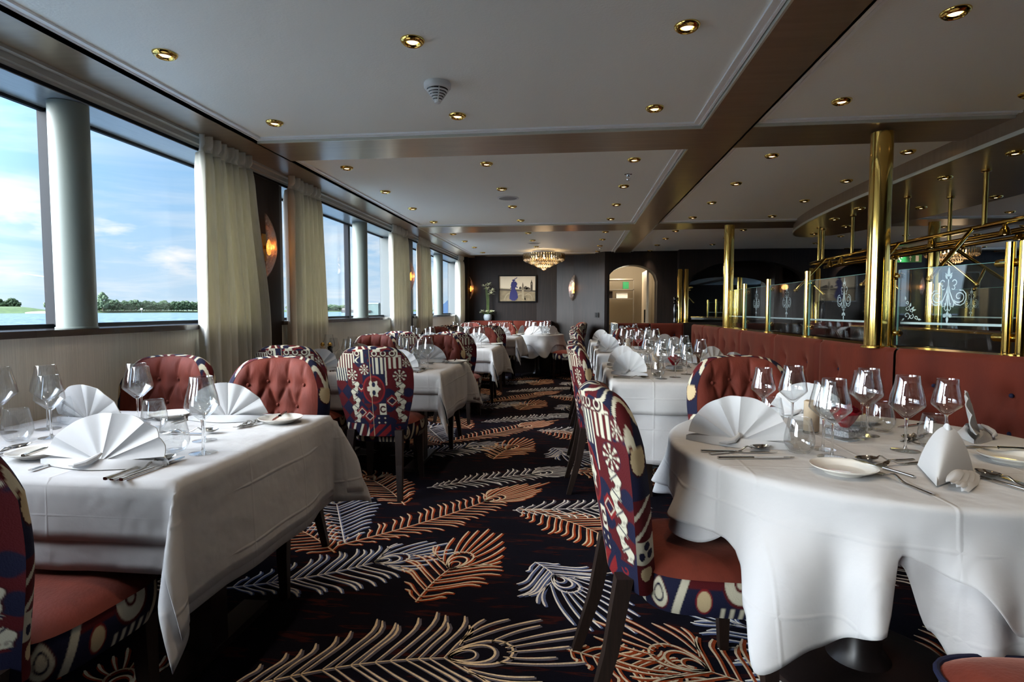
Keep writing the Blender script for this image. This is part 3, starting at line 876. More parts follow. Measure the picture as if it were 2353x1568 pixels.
# --- back walls (dark)
def wallpoly(name, pts, th, z0, z1, mat):
    m = MB()
    for (p, q) in zip(pts, pts[1:]):
        d = Vector((q[0] - p[0], q[1] - p[1], 0)).normalized(); n = Vector((-d.y, d.x, 0)) * th
        m.prism([p, q, (q[0] + n.x, q[1] + n.y), (p[0] + n.x, p[1] + n.y)], z0, z1)
    return struct(name, m, mat)
curve = [(-2.30, 11.3), (-.75, 11.3), (-.35, 11.25), (-.02, 11.08), (.25, 10.85), (.55, 10.6)]
wallpoly('wall_back', curve, .1, 0, 2.3, M['dark'])
wallpoly('wall_back', [(mir(x), y) for x, y in reversed(curve)], .1, 0, 2.3, M['dark'])
def archwall(name, x0, x1, a, b, spring, top, y0, y1, mat, pw=2.0):
    m = MB().box(x0, a, y0, y1, 0, 2.3).box(b, x1, y0, y1, 0, 2.3)
    n = 24
    for i in range(n):
        u, v = a + (b - a) * i / n, a + (b - a) * (i + 1) / n
        f = lambda x: spring + (top - spring) * max(0, 1 - abs((x - (a + b) / 2) / ((b - a) / 2)) ** pw) ** .5
        m.add([(u, y0, f(u)), (v, y0, f(v)), (v, y0, 2.3), (u, y0, 2.3), (u, y1, f(u)), (v, y1, f(v)), (v, y1, 2.3), (u, y1, 2.3)],
              [(0, 1, 2, 3), (5, 4, 7, 6), (4, 5, 1, 0)])
    return struct(name, m, mat)
archwall('wall_back', .55, 1.85, .60, 1.50, 1.72, 2.02, 10.6, 10.95, M['dark'])
archwall('wall_back', 4.21, 5.51, 4.56, 5.46, 1.72, 2.02, 10.6, 10.95, M['dark'])
archwall('wall_back', 1.85, 4.21, 2.02, 4.04, 1.62, 2.07, 10.4, 10.6, M['dark'])
struct('wall_back', MB().box(4.2, 5.9, 11.0, 11.1, 0, 2.3), M['dark'])
struct('wall_front', MB().box(-2.6, 8.5, Y0 - .1, Y0, 0, 2.3), M['dark'])
m = MB().box(7.9, 8.15, Y0, 11.5, 0, 1.09); m.box(7.9, 8.15, Y0, 11.5, 2.172, 2.3)
for p in PIL: m.box(7.9, 8.15, max(Y0, p - .245), min(11.95, p + .245), 1.09, 2.172)
struct('wall_right', m, M['dark'])
for n in range(4):
    a, b = max(Y0, PIL[n] + .245), min(11.2, PIL[n + 1] - .245)
    w = bpy.data.objects.new('window_%d' % (n + 5), None); COL.objects.link(w); w['kind'] = 'structure'; w.location = (8.1, (a + b) / 2, 1.09)
    MB().box(-.003, .003, (a - b) / 2, (b - a) / 2, 0, 1.08).build('window_pane', M['pane'], w, sm=False)
    MB().box(-.03, .03, -.03, .03, 0, 1.08).build('mullion', M['frame'], w, sm=False)
    MB().box(-.2, .04, (a - b) / 2, (b - a) / 2, 0, .02).build('window_sill', M['sill'], w, sm=False)
# recess behind the wide arch
struct('wall_back', MB().box(1.9, 4.16, 11.15, 11.25, 0, 2.3).box(1.9, 2.0, 10.6, 11.15, 0, 2.3).box(4.06, 4.16, 10.6, 11.15, 0, 2.3).box(3.60, 3.74, 10.75, 11.15, 0, 2.3), M['dark'])
mt = thing('wall_mirror', 'wide wall mirror reflecting the room behind the far brass pole', 'mirror', (2.85, 11.14, 1.0))
def mpts(s):
    P = [(-.72 * s, .0 + .01), (.72 * s, .01)]
    for i in range(13):
        a = PI * i / 12; P.append((.72 * s * math.cos(a), .66 + .16 * math.sin(a) ** 1.0 * s))
    return P
mp = mpts(1.0); mb = MB(); mb.prism(mp, 0, .012); mb.xform(Matrix.Rotation(PI / 2, 4, 'X')); mb.build('mirror_glass', M['mirror'], mt, sm=False)
MB().box(-.76, .76, -.03, .0, -.06, .008).build('mirror_ledge', M['darker'], mt, sm=False)
# side cabinet below the mirror, brass columns and pepper mills stand on it
cb = thing('side_cabinet', 'low dark cabinet under the wide arch at the back', 'cabinet', (CXX, 10.18, 0))
MB().box(-1.16, 1.16, -.19, .19, 0, .955).build('cabinet_body', M['darker'], cb, sm=False)
MB().box(-1.18, 1.18, -.2, .2, .955, .975).build('cabinet_top', M['dark'], cb, sm=False)
for k, (x, w) in enumerate(((1.87, 'left'), (4.03, 'right'))):
    for j in (0, 1):
        t = thing('brass_post', '%s of the two short brass columns at the %s end of the wide arch' % (('inner', 'outer')[(j == 0) == (k == 0)], w), 'post', (x + (j - .5) * .11, 10.12, .976))
        MB().lathe([(.001, .0), (.042, .0), (.042, .91), (.036, .925), (.001, .927)], 24).build('tube', M['brass'], t)
        MB().lathe([(.052, .0), (.052, .012), (.043, .014)], 24).build('base_ring', M['brass2'], t)
    pm = thing('pepper_mill', 'tall black pepper mill beside the %s brass columns' % w, 'pepper mill', (x - .13 if k == 0 else x + .14, 10.10, .976))
    MB().lathe([(.001, 0), (.032, .0), (.033, .03), (.026, .06), (.03, .10), (.036, .18), (.034, .25), (.024, .30), (.022, .33), (.03, .345), (.022, .36), (.02, .365), (.001, .366)], 20).build('body', M['black'], pm)
    MB().lathe([(.001, .366), (.024, .37), (.034, .395), (.034, .42), (.022, .445), (.01, .455), (.001, .458)], 20).build('head', M['black'], pm)
nt = tag(MB().box(-.055, .055, -.004, 0, 0, .17).build('notice_sheet', M['white'], loc=(3.85, 11.146, 1.42), sm=False), 'white paper notice on the dark wall inside the wide arch', 'notice')
# galley seen through the arched doorway
struct('wall_back', MB().box(.2, .25, 10.95, 13.5, 0, 2.3).box(1.78, 1.83, 10.95, 13.5, 0, 2.3).box(.2, 1.83, 13.5, 13.55, 0, 2.3), M['gwhite'])
struct('door_1', MB().box(.60, .64, 10.62, 11.5, 0, 2.02), M['darker'])
ds = MB().box(1.36, 1.40, 11.0, 11.75, .02, 1.95); o = struct('door_2', ds, M['door'])
MB().box(1.335, 1.36, 11.15, 11.17, .95, 1.2).build('door_handle', M['black'], o, sm=False)
sh = thing('galley_rack', 'steel shelf rack seen through the arched doorway', 'rack', (.72, 12.6, 0))
for z in (.86, 1.42, 1.62, 1.84): MB().box(-.15, .55, -.2, .2, z, z + .025).build('shelf', M['galley'], sh, sm=False)
for x in (-.14, .53): MB().box(x, x + .02, -.2, -.18, 0, 1.86).build('upright', M['galley'], sh, sm=False)
MB().box(-.15, .40, -.19, .2, .1, .86).build('cupboard', M['galley'], sh, sm=False)
MB().box(-.12, .10, -.12, .12, 1.45, 1.60).build('bin', M['darker'], sh, sm=False)
MB().box(.18, .42, -.12, .12, 1.45, 1.57).build('bin', M['white'], sh, sm=False)
MB().box(.32, .44, -.15, -.05, 1.65, 1.8).build('bin', M['green'], sh, sm=False)
gl = thing('galley_light', 'bright strip light on the galley ceiling beyond the doorway', 'light', (.95, 12.0, 2.29))
MB().box(-.3, .3, -.06, .06, -.05, .0).build('housing', M['white'], gl, sm=False)
MB().box(-.28, .28, -.05, .05, -.056, -.05).build('diffuser', M['tube'], gl, sm=False)
LG = bpy.data.lights.new('galley_glow', 'POINT'); LG.energy = 28; LG.color = (1, .86, .66); LG.shadow_soft_size = .2
lo = bpy.data.objects.new('galley_glow', LG); COL.objects.link(lo); lo.location = (.95, 12.0, 2.1)
wp = thing('wall_panel', 'white door panel with vent slots inside the galley', 'panel', (1.77, 12.3, 0))
MB().box(-.02, 0, -.35, .35, 0.05, 2.1).build('panel', M['white'], wp, sm=False)
for i in range(6):
    MB().box(-.024, -.02, -.1, .1, 1.5 + .05 * i, 1.525 + .05 * i).build('slot', M['frame'], wp, sm=False)
# light switch on the curved wall
sw = thing('wall_switch', 'small black switch plate on the dark curved wall by the doorway', 'switch', (.42, 10.70, 1.10), math.radians(-40))
MB().box(-.04, .04, -.01, 0, -.045, .045).build('plate', M['gap'], sw, sm=False)
for z in (-.02, .02): MB().box(-.015, .015, -.014, -.01, z - .012, z + .012).build('rocker', M['frame'], sw, sm=False)
# picture on the back wall
def picture(x0, x1, z0, z1, y, label, full=True):
    t = thing('framed_picture', label, 'picture', ((x0 + x1) / 2, y, z0)); w = (x1 - x0); h = z1 - z0
    m = MB(); f = .025
    m.box(-w / 2 - f, w / 2 + f, -.03, 0, -f, 0).box(-w / 2 - f, w / 2 + f, -.03, 0, h, h + f).box(-w / 2 - f, -w / 2, -.03, 0, 0, h).box(w / 2, w / 2 + f, -.03, 0, 0, h)
    m.build('frame', M['black'], t, sm=False)
    sky = pbr('sepia_sky', rgb(206, 188, 160), .7); riv = pbr('sepia_river', rgb(112, 96, 70), .7, var=rgb(140, 122, 92), vscale=14); brg = pbr('sepia_bridge', rgb(66, 54, 40), .7); lit = pbr('sepia_stone', rgb(150, 134, 106), .7); blue = pbr('blue_figure', rgb(30, 27, 84), .7)
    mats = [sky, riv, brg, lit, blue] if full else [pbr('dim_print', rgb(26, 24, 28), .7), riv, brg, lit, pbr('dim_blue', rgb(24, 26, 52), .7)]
    m = MB(); yy = -.012
    def q(pts, mi, d): 
        n = len(pts); m.add([((px - .5) * w, yy - d, pz * h) for px, pz in pts], [tuple(range(n))], mi)
    q([(0, 0), (1, 0), (1, 1), (0, 1)], 0, 0)
    if full:
        q([(0, 0), (1, 0), (1, .36), (0, .46)], 1, .0006)
        q([(0, .44), (1, .37), (1, .43), (0, .52)], 2, .0012); q([(0, .50), (1, .42), (1, .445), (0, .535)], 3, .0016)
        for c, r in ((.33, .19), (.60, .15), (.80, .12)):
            q([(c + r * math.cos(PI * i / 12), .06 + (.30 if r > .18 else .26) * math.sin(PI * i / 12)) for i in range(13)], 3, .0014)
            q([(c + r * .88 * math.cos(PI * i / 12), .05 + (.26 if r > .18 else .22) * math.sin(PI * i / 12)) for i in range(13)], 1, .0018)
        q([(.62, .1), (.69, .1), (.68, .66), (.655, .72), (.63, .66)], 3, .002); q([(.645, .46), (.665, .46), (.662, .74), (.648, .74)], 2, .0024)
        for a, b, tp in ((.30, .40, .53), (.55, .62, .55), (.68, .78, .56), (.74, .86, .52)): q([(a, .42), (b, .42), (b, tp), ((a + b) / 2, tp + .05), (a, tp)], 2, .0010)
        q([(.865, .40), (.925, .40), (.925, .74), (.91, .78), (.897, .88), (.88, .78), (.865, .74)], 2, .0026)
        q([(.883, .67), (.907, .67), (.907, .71), (.883, .71)], 3, .003)
        q([(.07, .44), (.20, .43), (.20, .47), (.07, .50)], 2, .0026)
    dx = .0
    q([(.28, .10), (.36, .02), (.44, .02), (.52, .14), (.50, .34), (.44, .50), (.34, .50), (.30, .34)], 4, .0034)
    q([(.34, .49), (.32, .64), (.34, .76), (.38, .80), (.46, .79), (.50, .70), (.47, .60), (.52, .56), (.51, .53), (.45, .56), (.44, .49)], 4, .0036)
    q([(.36, .82), (.40, .79), (.44, .82), (.45, .86), (.40, .88), (.36, .86)], 4, .0038); q([(.40, .89), (.45, .92), (.50, .97), (.49, .92), (.44, .88)], 4, .0038)
    m.build('print', mats, t, sm=False)
picture(-1.50, -.775, 1.37, 1.865, 11.295, 'framed sepia river view with a blue figure on the back wall')
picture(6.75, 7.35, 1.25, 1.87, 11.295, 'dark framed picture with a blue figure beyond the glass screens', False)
# ---------------------------------------------------------------- banquettes, brass poles and glass screens
ZB = .985
BP = [(1.735, 8.72), (1.735, 7.95), (1.735, 7.10), (1.735, 6.20), (1.735, 5.20), (1.735, 4.27), (1.765, 3.38), (2.07, 2.64), (2.45, 1.92), (2.84, 1.20)]
def bench(name, P, label, mirror=False, full=True):
    """P runs along the front top edge; the seat lies to the left of the walking direction"""
    t = thing(name, label, 'bench', (P[0][0], P[0][1], 0))
    ox, oy = P[0]
    sg = -1 if mirror else 1
    norms = []
    for i in range(len(P) - 1):
        d = Vector((P[i + 1][0] - P[i][0], P[i + 1][1] - P[i][1])).normalized(); norms.append(Vector((d.y, -d.x)) * sg)   # towards the seat side
    vn = [norms[0]] + [((norms[i] + norms[i + 1]).normalized()) for i in range(len(norms) - 1)] + [norms[-1]]
    for i in range(len(P) - 1):
        a, b = Vector(P[i]), Vector(P[i + 1]); n = norms[i]; Ln = (b - a).length
        e = .009 / Ln
        bt = [(.27, .80), (.73, .80), (.27, .62), (.73, .62)]
        def f(u, v):
            uu = e + (1 - 2 * e) * u
            p = a.lerp(b, uu); q = vn[i].lerp(vn[i + 1], uu)
            z = .46 + (ZB - .46) * v
            ed = min(1, min(uu, 1 - uu) * Ln / .05); k = math.sqrt(max(0, 1 - (1 - ed) ** 2))
            tp = min(1, (1 - v) * (ZB - .46) / .04); k2 = math.sqrt(max(0, 1 - (1 - tp) ** 2))
            d = min(math.hypot((uu - bu) * Ln, z - bz) for bu, bz in bt)
            r = .055 * k * (.35 + .65 * k2) - .046 * math.exp(-(d / .045) ** 1.3)
            dg = 9
            for bu, bz in bt[:2]:
                for s in (-1, 1):
                    x = (uu - bu) * Ln; w = (bz - z)
                    if w > 0: dg = min(dg, abs(x - s * w * .45))
            r -= .016 * math.exp(-(dg / .013) ** 2) * k
            p = p + q * (r - .055) - q * (.0)
            return (p.x - ox, p.y - oy, z)
        pm = MB().grid(f, 40 if full else 14, 34 if full else 10, flip=mirror)
        o = pm.build('back_panel', M['benchv'], t, ang=0)
        if full:
            for bu, bz in bt:
                p = a.lerp(b, bu) + vn[i].lerp(vn[i + 1], bu) * (-.040)
                MB().ball((p.x - ox, p.y - oy, bz), .011, 10).build('button', M['navy'], o)
        # seat cushion, welt and plinth
        s0, s1 = vn[i] * .55 / max(.5, vn[i].dot(n)), vn[i + 1] * .55 / max(.5, vn[i + 1].dot(n))
        c = [a - vn[i] * .05, b - vn[i + 1] * .05, b + s1, a + s0]; c = [(p.x - ox, p.y - oy) for p in c]
        m = MB().prism(c, .36, .44); 
        cen = (sum(p[0] for p in c) / 4, sum(p[1] for p in c) / 4)
        m.add([(p[0], p[1], .44) for p in c] + [(cen[0] + (p[0] - cen[0]) * .9, cen[1] + (p[1] - cen[1]) * .9, .468) for p in c], [(0, 1, 5, 4), (1, 2, 6, 5), (2, 3, 7, 6), (3, 0, 4, 7), (4, 5, 6, 7)])
        m.build('seat_cushion', M['benchv'], t, ang=25)
        pl = [a, b, b + s1 * .8, a + s0 * .8]; MB().prism([(p.x - ox, p.y - oy) for p in pl], .0, .355).build('plinth', M['darker'], t, sm=False)
        bk = [a - vn[i] * .06, b - vn[i + 1] * .06, b - vn[i + 1] * .10, a - vn[i] * .10]
        MB().prism([(p.x - ox, p.y - oy) for p in bk], 0, ZB - .008).build('back_board', M['darker'], t, sm=False)
    return t
bench('banquette', BP, 'long rust velvet banquette with buttoned backs below the glass screens')
bench('banquette', [(.68, 9.20), (1.20, 9.20), (1.73, 9.20)][::-1], 'short rust velvet banquette standing across the far end of the long one', mirror=True)
MB2 = MB().box(-.03, .03, -.62, .12, 0, ZB + .005); o = MB2.build('end_panel', M['lintel'], None, loc=(.62, 9.22, 0), sm=False); tag(o, 'pale end panel closing the short far banquette', 'panel')
bench('banquette', [(-.45, 11.0), (-1.2, 11.0), (-2.05, 11.0)], 'dark red banquette along the back wall under the picture', mirror=True, full=False)
struct('trim_90', MB().box(-2.28, -.45, 11.10, 11.3, 0, .975), M['darker'])
for (x, y, s) in ((1, 1, 1),):
    Q = [(mir(px), py) for px, py in BP[1:7]]
    bench('banquette', Q, 'banquette on the far side of the buffet, seen dimly through the glass', mirror=True, full=False)
# ledge behind the banquette on which posts and screens stand
PO = [(2.58, 2.12), (2.125, 3.00), (1.905, 3.66), (1.90, 4.90), (1.90, 5.84), (1.90, 6.62), (1.90, 7.42)]
def ledge(P, nm, lab):
    t = thing(nm, lab, 'ledge', (P[0][0], P[0][1], 0)); m = MB(); c = MB(); ox, oy = P[0]
    for a, b in zip(P, P[1:]):
        a, b = Vector(a), Vector(b); d = (b - a).normalized(); n = Vector((d.y, -d.x)); e = d * .03
        q = [a - n * .13 - e, b - n * .13 + e, b + n * .10 + e, a + n * .10 - e]
        c.prism([(p.x - ox, p.y - oy) for p in q], .955, .975)
        q = [a - n * .11 - e, b - n * .11 + e, b + n * .07 + e, a + n * .07 - e]; m.prism([(p.x - ox, p.y - oy) for p in q], 0, .955)
    m.build('front_board', M['darker'], t, sm=False); c.build('ledge_top', M['brass2'], t, sm=False)
LP = [(1.885, 8.85), (1.885, 3.70), (2.11, 3.02), (2.58, 2.12), (3.0, 1.3)]
ledge(LP, 'screen_ledge', 'brass-topped ledge running behind the long banquette')
ledge([(mir(x), y) for x, y in reversed(LP[:3])], 'screen_ledge', 'ledge under the glass screens on the far side of the buffet')
# big brass columns
for (x, y, lab) in ((1.775, 3.57, 'tall thick brass column nearest the camera, rising from the ledge to the ceiling'), (1.87, 7.2, 'tall brass column farther down the ledge, before the wide arch'), (mir(1.87), 7.2, 'tall brass column beyond the buffet, seen through the right glass screen')):
    t = thing('brass_column', lab, 'column', (x, y, .976))
    MB().lathe([(.001, 0), (.059, 0), (.059, 1.251), (.001, 1.251)], 40).build('tube', M['brass'], t)
    MB().lathe([(.075, 0), (.075, .010), (.060, .014)], 40).build('base_ring', M['brass2'], t)
# etched ornament drawn as ribbons (local x across, y up, about 0.19 x 0.26 m)
def ribbon(mb, pts, w, z=.0012):
    n = len(pts); vs = []
    for i, p in enumerate(pts):
        a = pts[max(0, i - 1)]; b = pts[min(n - 1, i + 1)]; dx, dy = b[0] - a[0], b[1] - a[1]; l = math.hypot(dx, dy) or 1
        ww = (w(i / (n - 1)) if callable(w) else w) / 2
        vs += [(p[0] - dy / l * ww, p[1] + dx / l * ww, z), (p[0] + dy / l * ww, p[1] - dx / l * ww, z)]
    mb.add(vs, [(2 * i, 2 * i + 1, 2 * i + 3, 2 * i + 2) for i in range(n - 1)])
def spiral(cx, cy, r0, r1, a0, a1, n=26): return [(cx + (r0 + (r1 - r0) * i / n) * math.cos(a0 + (a1 - a0) * i / n), cy + (r0 + (r1 - r0) * i / n) * math.sin(a0 + (a1 - a0) * i / n)) for i in range(n + 1)]
def blade(mb, x, y, ang, L, w):
    c, s = math.cos(ang), math.sin(ang)
    P = [(0, 0), (L * .35, w), (L * .7, w * .6), (L, 0), (L * .7, -w * .6), (L * .35, -w)]
    mb.add([(x + px * c - py * s, y + px * s + py * c, .0012) for px, py in P], [tuple(range(6))])
def ornament():
    mb = MB(); h = PI / 2
    blade(mb, 0, .115, h, .055, .008); blade(mb, 0, .115, h + .8, .03, .006); blade(mb, 0, .115, h - .8, .03, .006)
    blade(mb, 0, -.10, -h, .045, .008); blade(mb, 0, -.075, -h, .03, .009)
    for s in (-1, 1):
        F = lambda P: [(s * x, y) for x, y in P]
        ribbon(mb, F(spiral(.062, .005, .034, .008, -2.6, 5.4)), lambda t: .006 - .002 * t)
        ribbon(mb, F([(.033, -.012), (.045, -.035), (.07, -.042), (.09, -.03), (.1, -.005), (.098, .02), (.082, .038), (.062, .040)]), .005)
        ribbon(mb, F([(.004, .06), (.010, .03), (.024, -.005), (.036, -.03), (.030, -.05), (.014, -.045), (.016, -.03)]), .006)
        ribbon(mb, F([(.002, .07), (.004, .02), (.010, -.03), (.018, -.06), (.010, -.072), (.003, -.062)]), .005)
        ribbon(mb, F(spiral(.03, .085, .020, .006, -1.6, 3.0)), .005); ribbon(mb, F(spiral(.026, .052, .014, .004, 1.5, -3.0)), .004)
        ribbon(mb, F(spiral(.014, -.10, .012, .004, 1.8, -2.6)), .004)
        blade(mb, s * .006, .100, h - s * .5, .03, .006); blade(mb, s * .004, -.09, -h + s * .9, .028, .006)
    ribbon(mb, [(0, .10), (0, -.09)], .006)
    return mb
ORN = ornament().mesh('etched_ornament', M['etch'], sm=False)
def screen(a, b, z0, z1, lab, orn=True, stripe=True):
    a, b = Vector(a), Vector(b); d = b - a; L = d.length; ang = math.atan2(d.y, d.x)
    t = thing('glass_screen', lab, 'glass screen', (a.x, a.y, 0), ang)
    MB().box(.05, L - .05, -.005, .005, z0, z1).build('glass_pane', M['screen'], t, sm=False)
    MB().box(.047, .05, -.005, .005, z0, z1).box(L - .05, L - .047, -.005, .005, z0, z1).box(.05, L - .05, -.005, .005, z1, z1 + .002).build('polished_edge', M['paneedge'], t, sm=False)
    if stripe: MB().box(.06, L - .06, -.0065, -.0055, 1.115, 1.128).build('frosted_line', M['etch'], t, sm=False)
    if orn:
        o = link('etched_ornament', ORN, t); o.matrix_local = Matrix.Translation((L / 2, -.006, 1.265)) @ Matrix.Rotation(PI / 2, 4, 'X')
    return t
def clamp(mb, x0, x1, y, z): # rounded bar across the post
    mb.tube([(x0 - .012, y, z), (x0, y, z), (x1, y, z), (x1 + .012, y, z)], [.012, .021, .021, .012], 14)
names = ['nearest', 'second', 'third', 'fourth', 'fifth', 'sixth', 'seventh']
tops = [1.53, 1.53, 1.50, 1.515, 1.50, 1.49, 1.49]
for i, (x, y) in enumerate(PO):
    if i == 0: continue
    j0 = Vector(PO[max(0, i - 1)]); j1 = Vector(PO[min(i + 1, len(PO) - 1)]); d = (j1 - j0).normalized(); ang = math.atan2(d.y, d.x)
    lab = ['', 'double brass screen post at the right edge of the view with broad clamps', 'short brass screen post right behind the tall thick brass column', 'short brass screen post, first one beyond the tall thick brass column', 'short brass screen post, second one beyond the tall thick brass column', 'short brass screen post, third one beyond the tall thick brass column', 'short brass screen post, fourth one beyond the tall thick brass column'][i]
    t = thing('screen_post', lab, 'post', (x, y, .976), ang)
    H = tops[i] - .976
    for s in (-1, 1) if i == 1 else (0,):
        MB().lathe([(.001, 0), (.021, 0), (.021, H), (.001, H)], 24).build('tube', M['brass'], t, loc=(s * .03, 0, 0))
    MB().lathe([(.034, 0), (.034, .008), (.022, .01)], 24).build('base_ring', M['brass2'], t)
    for z in ((.085, H - .10)):
        m = MB(); clamp(m, -.098 if i == 1 else -.05, .098 if i == 1 else .05, -.022, z); m.build('clamp', M['brass'], t)
        m = MB().cyl((.055, -.05, z), (.055, -.02, z), .02, .024, 14); m.build('clamp_knob', M['brass2'], t)
sl = ['glass screen at the right edge of the view behind the post with broad clamps', 'etched glass screen right of the tall thick brass column', 'etched glass screen directly left of the tall thick brass column', 'second etched glass screen left of the tall thick brass column', 'third etched glass screen left of the tall thick brass column', 'farthest etched glass screen along the ledge, near the far brass column']
for i in range(len(PO) - 1):
    sc_ = screen(PO[i], PO[i + 1], .99, 1.435, sl[i])
    if i == 1:
        m = MB()
        for (px_, py_, s_, r_) in ((0, 0, 1, .022), (.03, -.005, -1, .016), (.002, .042, -1, .016), (.06, -.012, 1, .012), (.0, .075, 1, .011), (.028, .03, 1, .012)):
            ribbon(m, spiral(px_, py_, r_, .004, -1.2 * s_, 5.2 * s_), .0045)
        for (px_, py_, a_) in ((.03, .035, .8), (.035, .03, .2), (.02, .05, 1.4), (.07, -.02, -.1), (-.01, .09, 1.7), (-.015, -.015, 3.9)): blade(m, px_, py_, a_, .026, .006)
        o = m.build('corner_scroll', M['etch'], sc_, sm=False); L_ = (Vector(PO[1]) - Vector(PO[2])).length
        o.matrix_local = Matrix.Translation((L_ - .10, -.006, 1.165)) @ Matrix.Rotation(PI / 2, 4, 'X') @ Matrix.Scale(-1, 4, (1, 0, 0))
PM = [(mir(1.90), 3.9), (mir(1.90), 4.95), (mir(1.90), 5.98), (mir(1.90), 7.0)]
for i in range(3): screen(PM[i], PM[i + 1], .99, 1.42, 'glass screen on the far side of the buffet, %s of three' % ('nearest', 'middle', 'farthest')[i], orn=(i > 0))
for i, p in enumerate(PM):
    t = thing('screen_post', 'short brass post on the far side of the buffet, %s of four' % names[i].replace('nearest', 'first'), 'post', (p[0], p[1], .976))
    MB().lathe([(.001, 0), (.02, 0), (.02, .53), (.001, .53)], 16).build('tube', M['brass'], t)
# corner scroll etched on the screen right of the column is drawn on its own small glass shelf pane
# ---------------------------------------------------------------- lowered oval soffit and lamp rail above the buffet
def oval(n, ax, by, cx=CXX - .02, cy=3.85, p=2.3):
    return [(cx + math.copysign(ax * abs(math.cos(2 * PI * i / n)) ** (2 / p), math.cos(2 * PI * i / n)), cy + math.copysign(by * abs(math.sin(2 * PI * i / n)) ** (2 / p), math.sin(2 * PI * i / n))) for i in range(n)]
m = MB(); m.prism(oval(96, .63, 3.95), 2.142, 2.30, 0); struct('trim_91', m, M['bronze'], sm=True, ang=30)
m = MB(); A, B = oval(96, .634, 3.954), oval(96, .642, 3.962)
m.add([(x, y, 2.142) for x, y in A] + [(x, y, 2.142) for x, y in B] + [(x, y, 2.166) for x, y in B], [(i, (i + 1) % 96, 96 + (i + 1) % 96, 96 + i) for i in range(96)] + [(96 + i, 96 + (i + 1) % 96, 192 + (i + 1) % 96, 192 + i) for i in range(96)])
struct('trim_92', m, M['trimgrey'])
RZ = 1.765
rl = thing('lamp_rail', 'double oval brass rail with small heat lamps hanging from the lowered ceiling', 'lamp rail', (CXX, 3.9, RZ))
R1 = [(x - CXX, y - 3.9, 0) for x, y in oval(84, .185, 3.75, cx=2.935, cy=3.7)]; R2 = [(x - CXX, y - 3.9, -.06) for x, y in oval(84, .10, 3.5, cx=2.96, cy=3.65)]
MB().tube(R1, .016, 12, closed=True).build('outer_rail', M['brass'], rl); MB().tube(R2, .014, 12, closed=True).build('inner_rail', M['brass'], rl)
rods = [(-.25, 2.98), (-.15, 3.12), (-.275, 2.14), (-.28, 1.20), (.085, 1.25), (-.28, .29), (.09, -.4), (-.28, -.9), (.09, -1.8), (-.28, -2.2)]
for i, (x, y) in enumerate(rods):
    MB().cyl((x, y, 0), (x, y, 2.142 - RZ), .015, None, 12).build('rod', M['brass'], rl)
    MB().lathe([(.03, 2.142 - RZ), (.03, 2.13 - RZ), (.016, 2.125 - RZ)], 16, (x, y, 0)).build('rod_flange', M['brass2'], rl)
for i, (x, y, s) in enumerate([(-.27, 2.75, -1), (-.28, 1.30, -1), (-.28, .40, -1), (.09, 1.3, 1), (.09, -.3, 1), (-.28, -.8, -1)]):
    MB().cyl((x, y, .0), (x + s * .38, y - .2, -.36), .014, None, 10).build('strut', M['brass'], rl)
    MB().cyl((x + s * .24, y - .12, -.22), (x + s * .10, y - .22, -.40), .011, None, 10).build('strut', M['brass'], rl)
    MB().ball((x + s * .38, y - .2, -.36), .022, 12).build('knob', M['brass2'], rl); MB().ball((x + s * .10, y - .22, -.40), .016, 10).build('knob', M['brass2'], rl)
for i, (x, y) in enumerate([(-.26, 2.4), (-.27, 1.75), (-.28, .85), (-.28, .1), (-.28, -.5), (.0, 1.9), (.02, 1.0), (.02, .4), (.02, -.8), (-.20, 2.8)]):
    o = MB().lathe([(.012, -.015), (.014, -.03), (.022, -.04), (.034, -.075), (.036, -.085), (.033, -.083), (.02, -.045), (.001, -.04)], 18, (x, y, 0)).build('lamp_head', M['brass'], rl)
    MB().ball((x, y, -.068), .016, 10).build('bulb', M['lamp'], o)
ex = thing('exit_sign', 'green running-man exit sign hanging beyond the glass screens', 'exit sign', (5.72, 10.575, 2.02))
MB().box(-.24, .24, -.02, .0, 0, .13).build('sign_plate', M['green'], ex, sm=False)
m = MB(); yy = -.0215
def q2(pts): m.add([(x, yy, z) for x, z in pts], [tuple(range(len(pts)))])
q2([(.14, .015), (.19, .015), (.19, .115), (.14, .115)]); q2([(.05, .02), (.062, .02), (.062, .085), (.05, .085)]); q2([(.03, .08), (.056, .115), (.082, .08)])
q2([(-.14, .10), (-.122, .10), (-.122, .118), (-.14, .118)]); q2([(-.16, .05), (-.12, .06), (-.115, .095), (-.145, .095)]); q2([(-.21, .02), (-.20, .012), (-.145, .045), (-.155, .058)]); q2([(-.125, .06), (-.14, .05), (-.105, .03), (-.115, .01), (-.10, .01), (-.088, .034)]); q2([(-.118, .09), (-.08, .07), (-.075, .08), (-.115, .1)]); q2([(-.145, .09), (-.18, .075), (-.183, .086), (-.15, .1)])
m.build('running_man', M['white'], ex, sm=False)
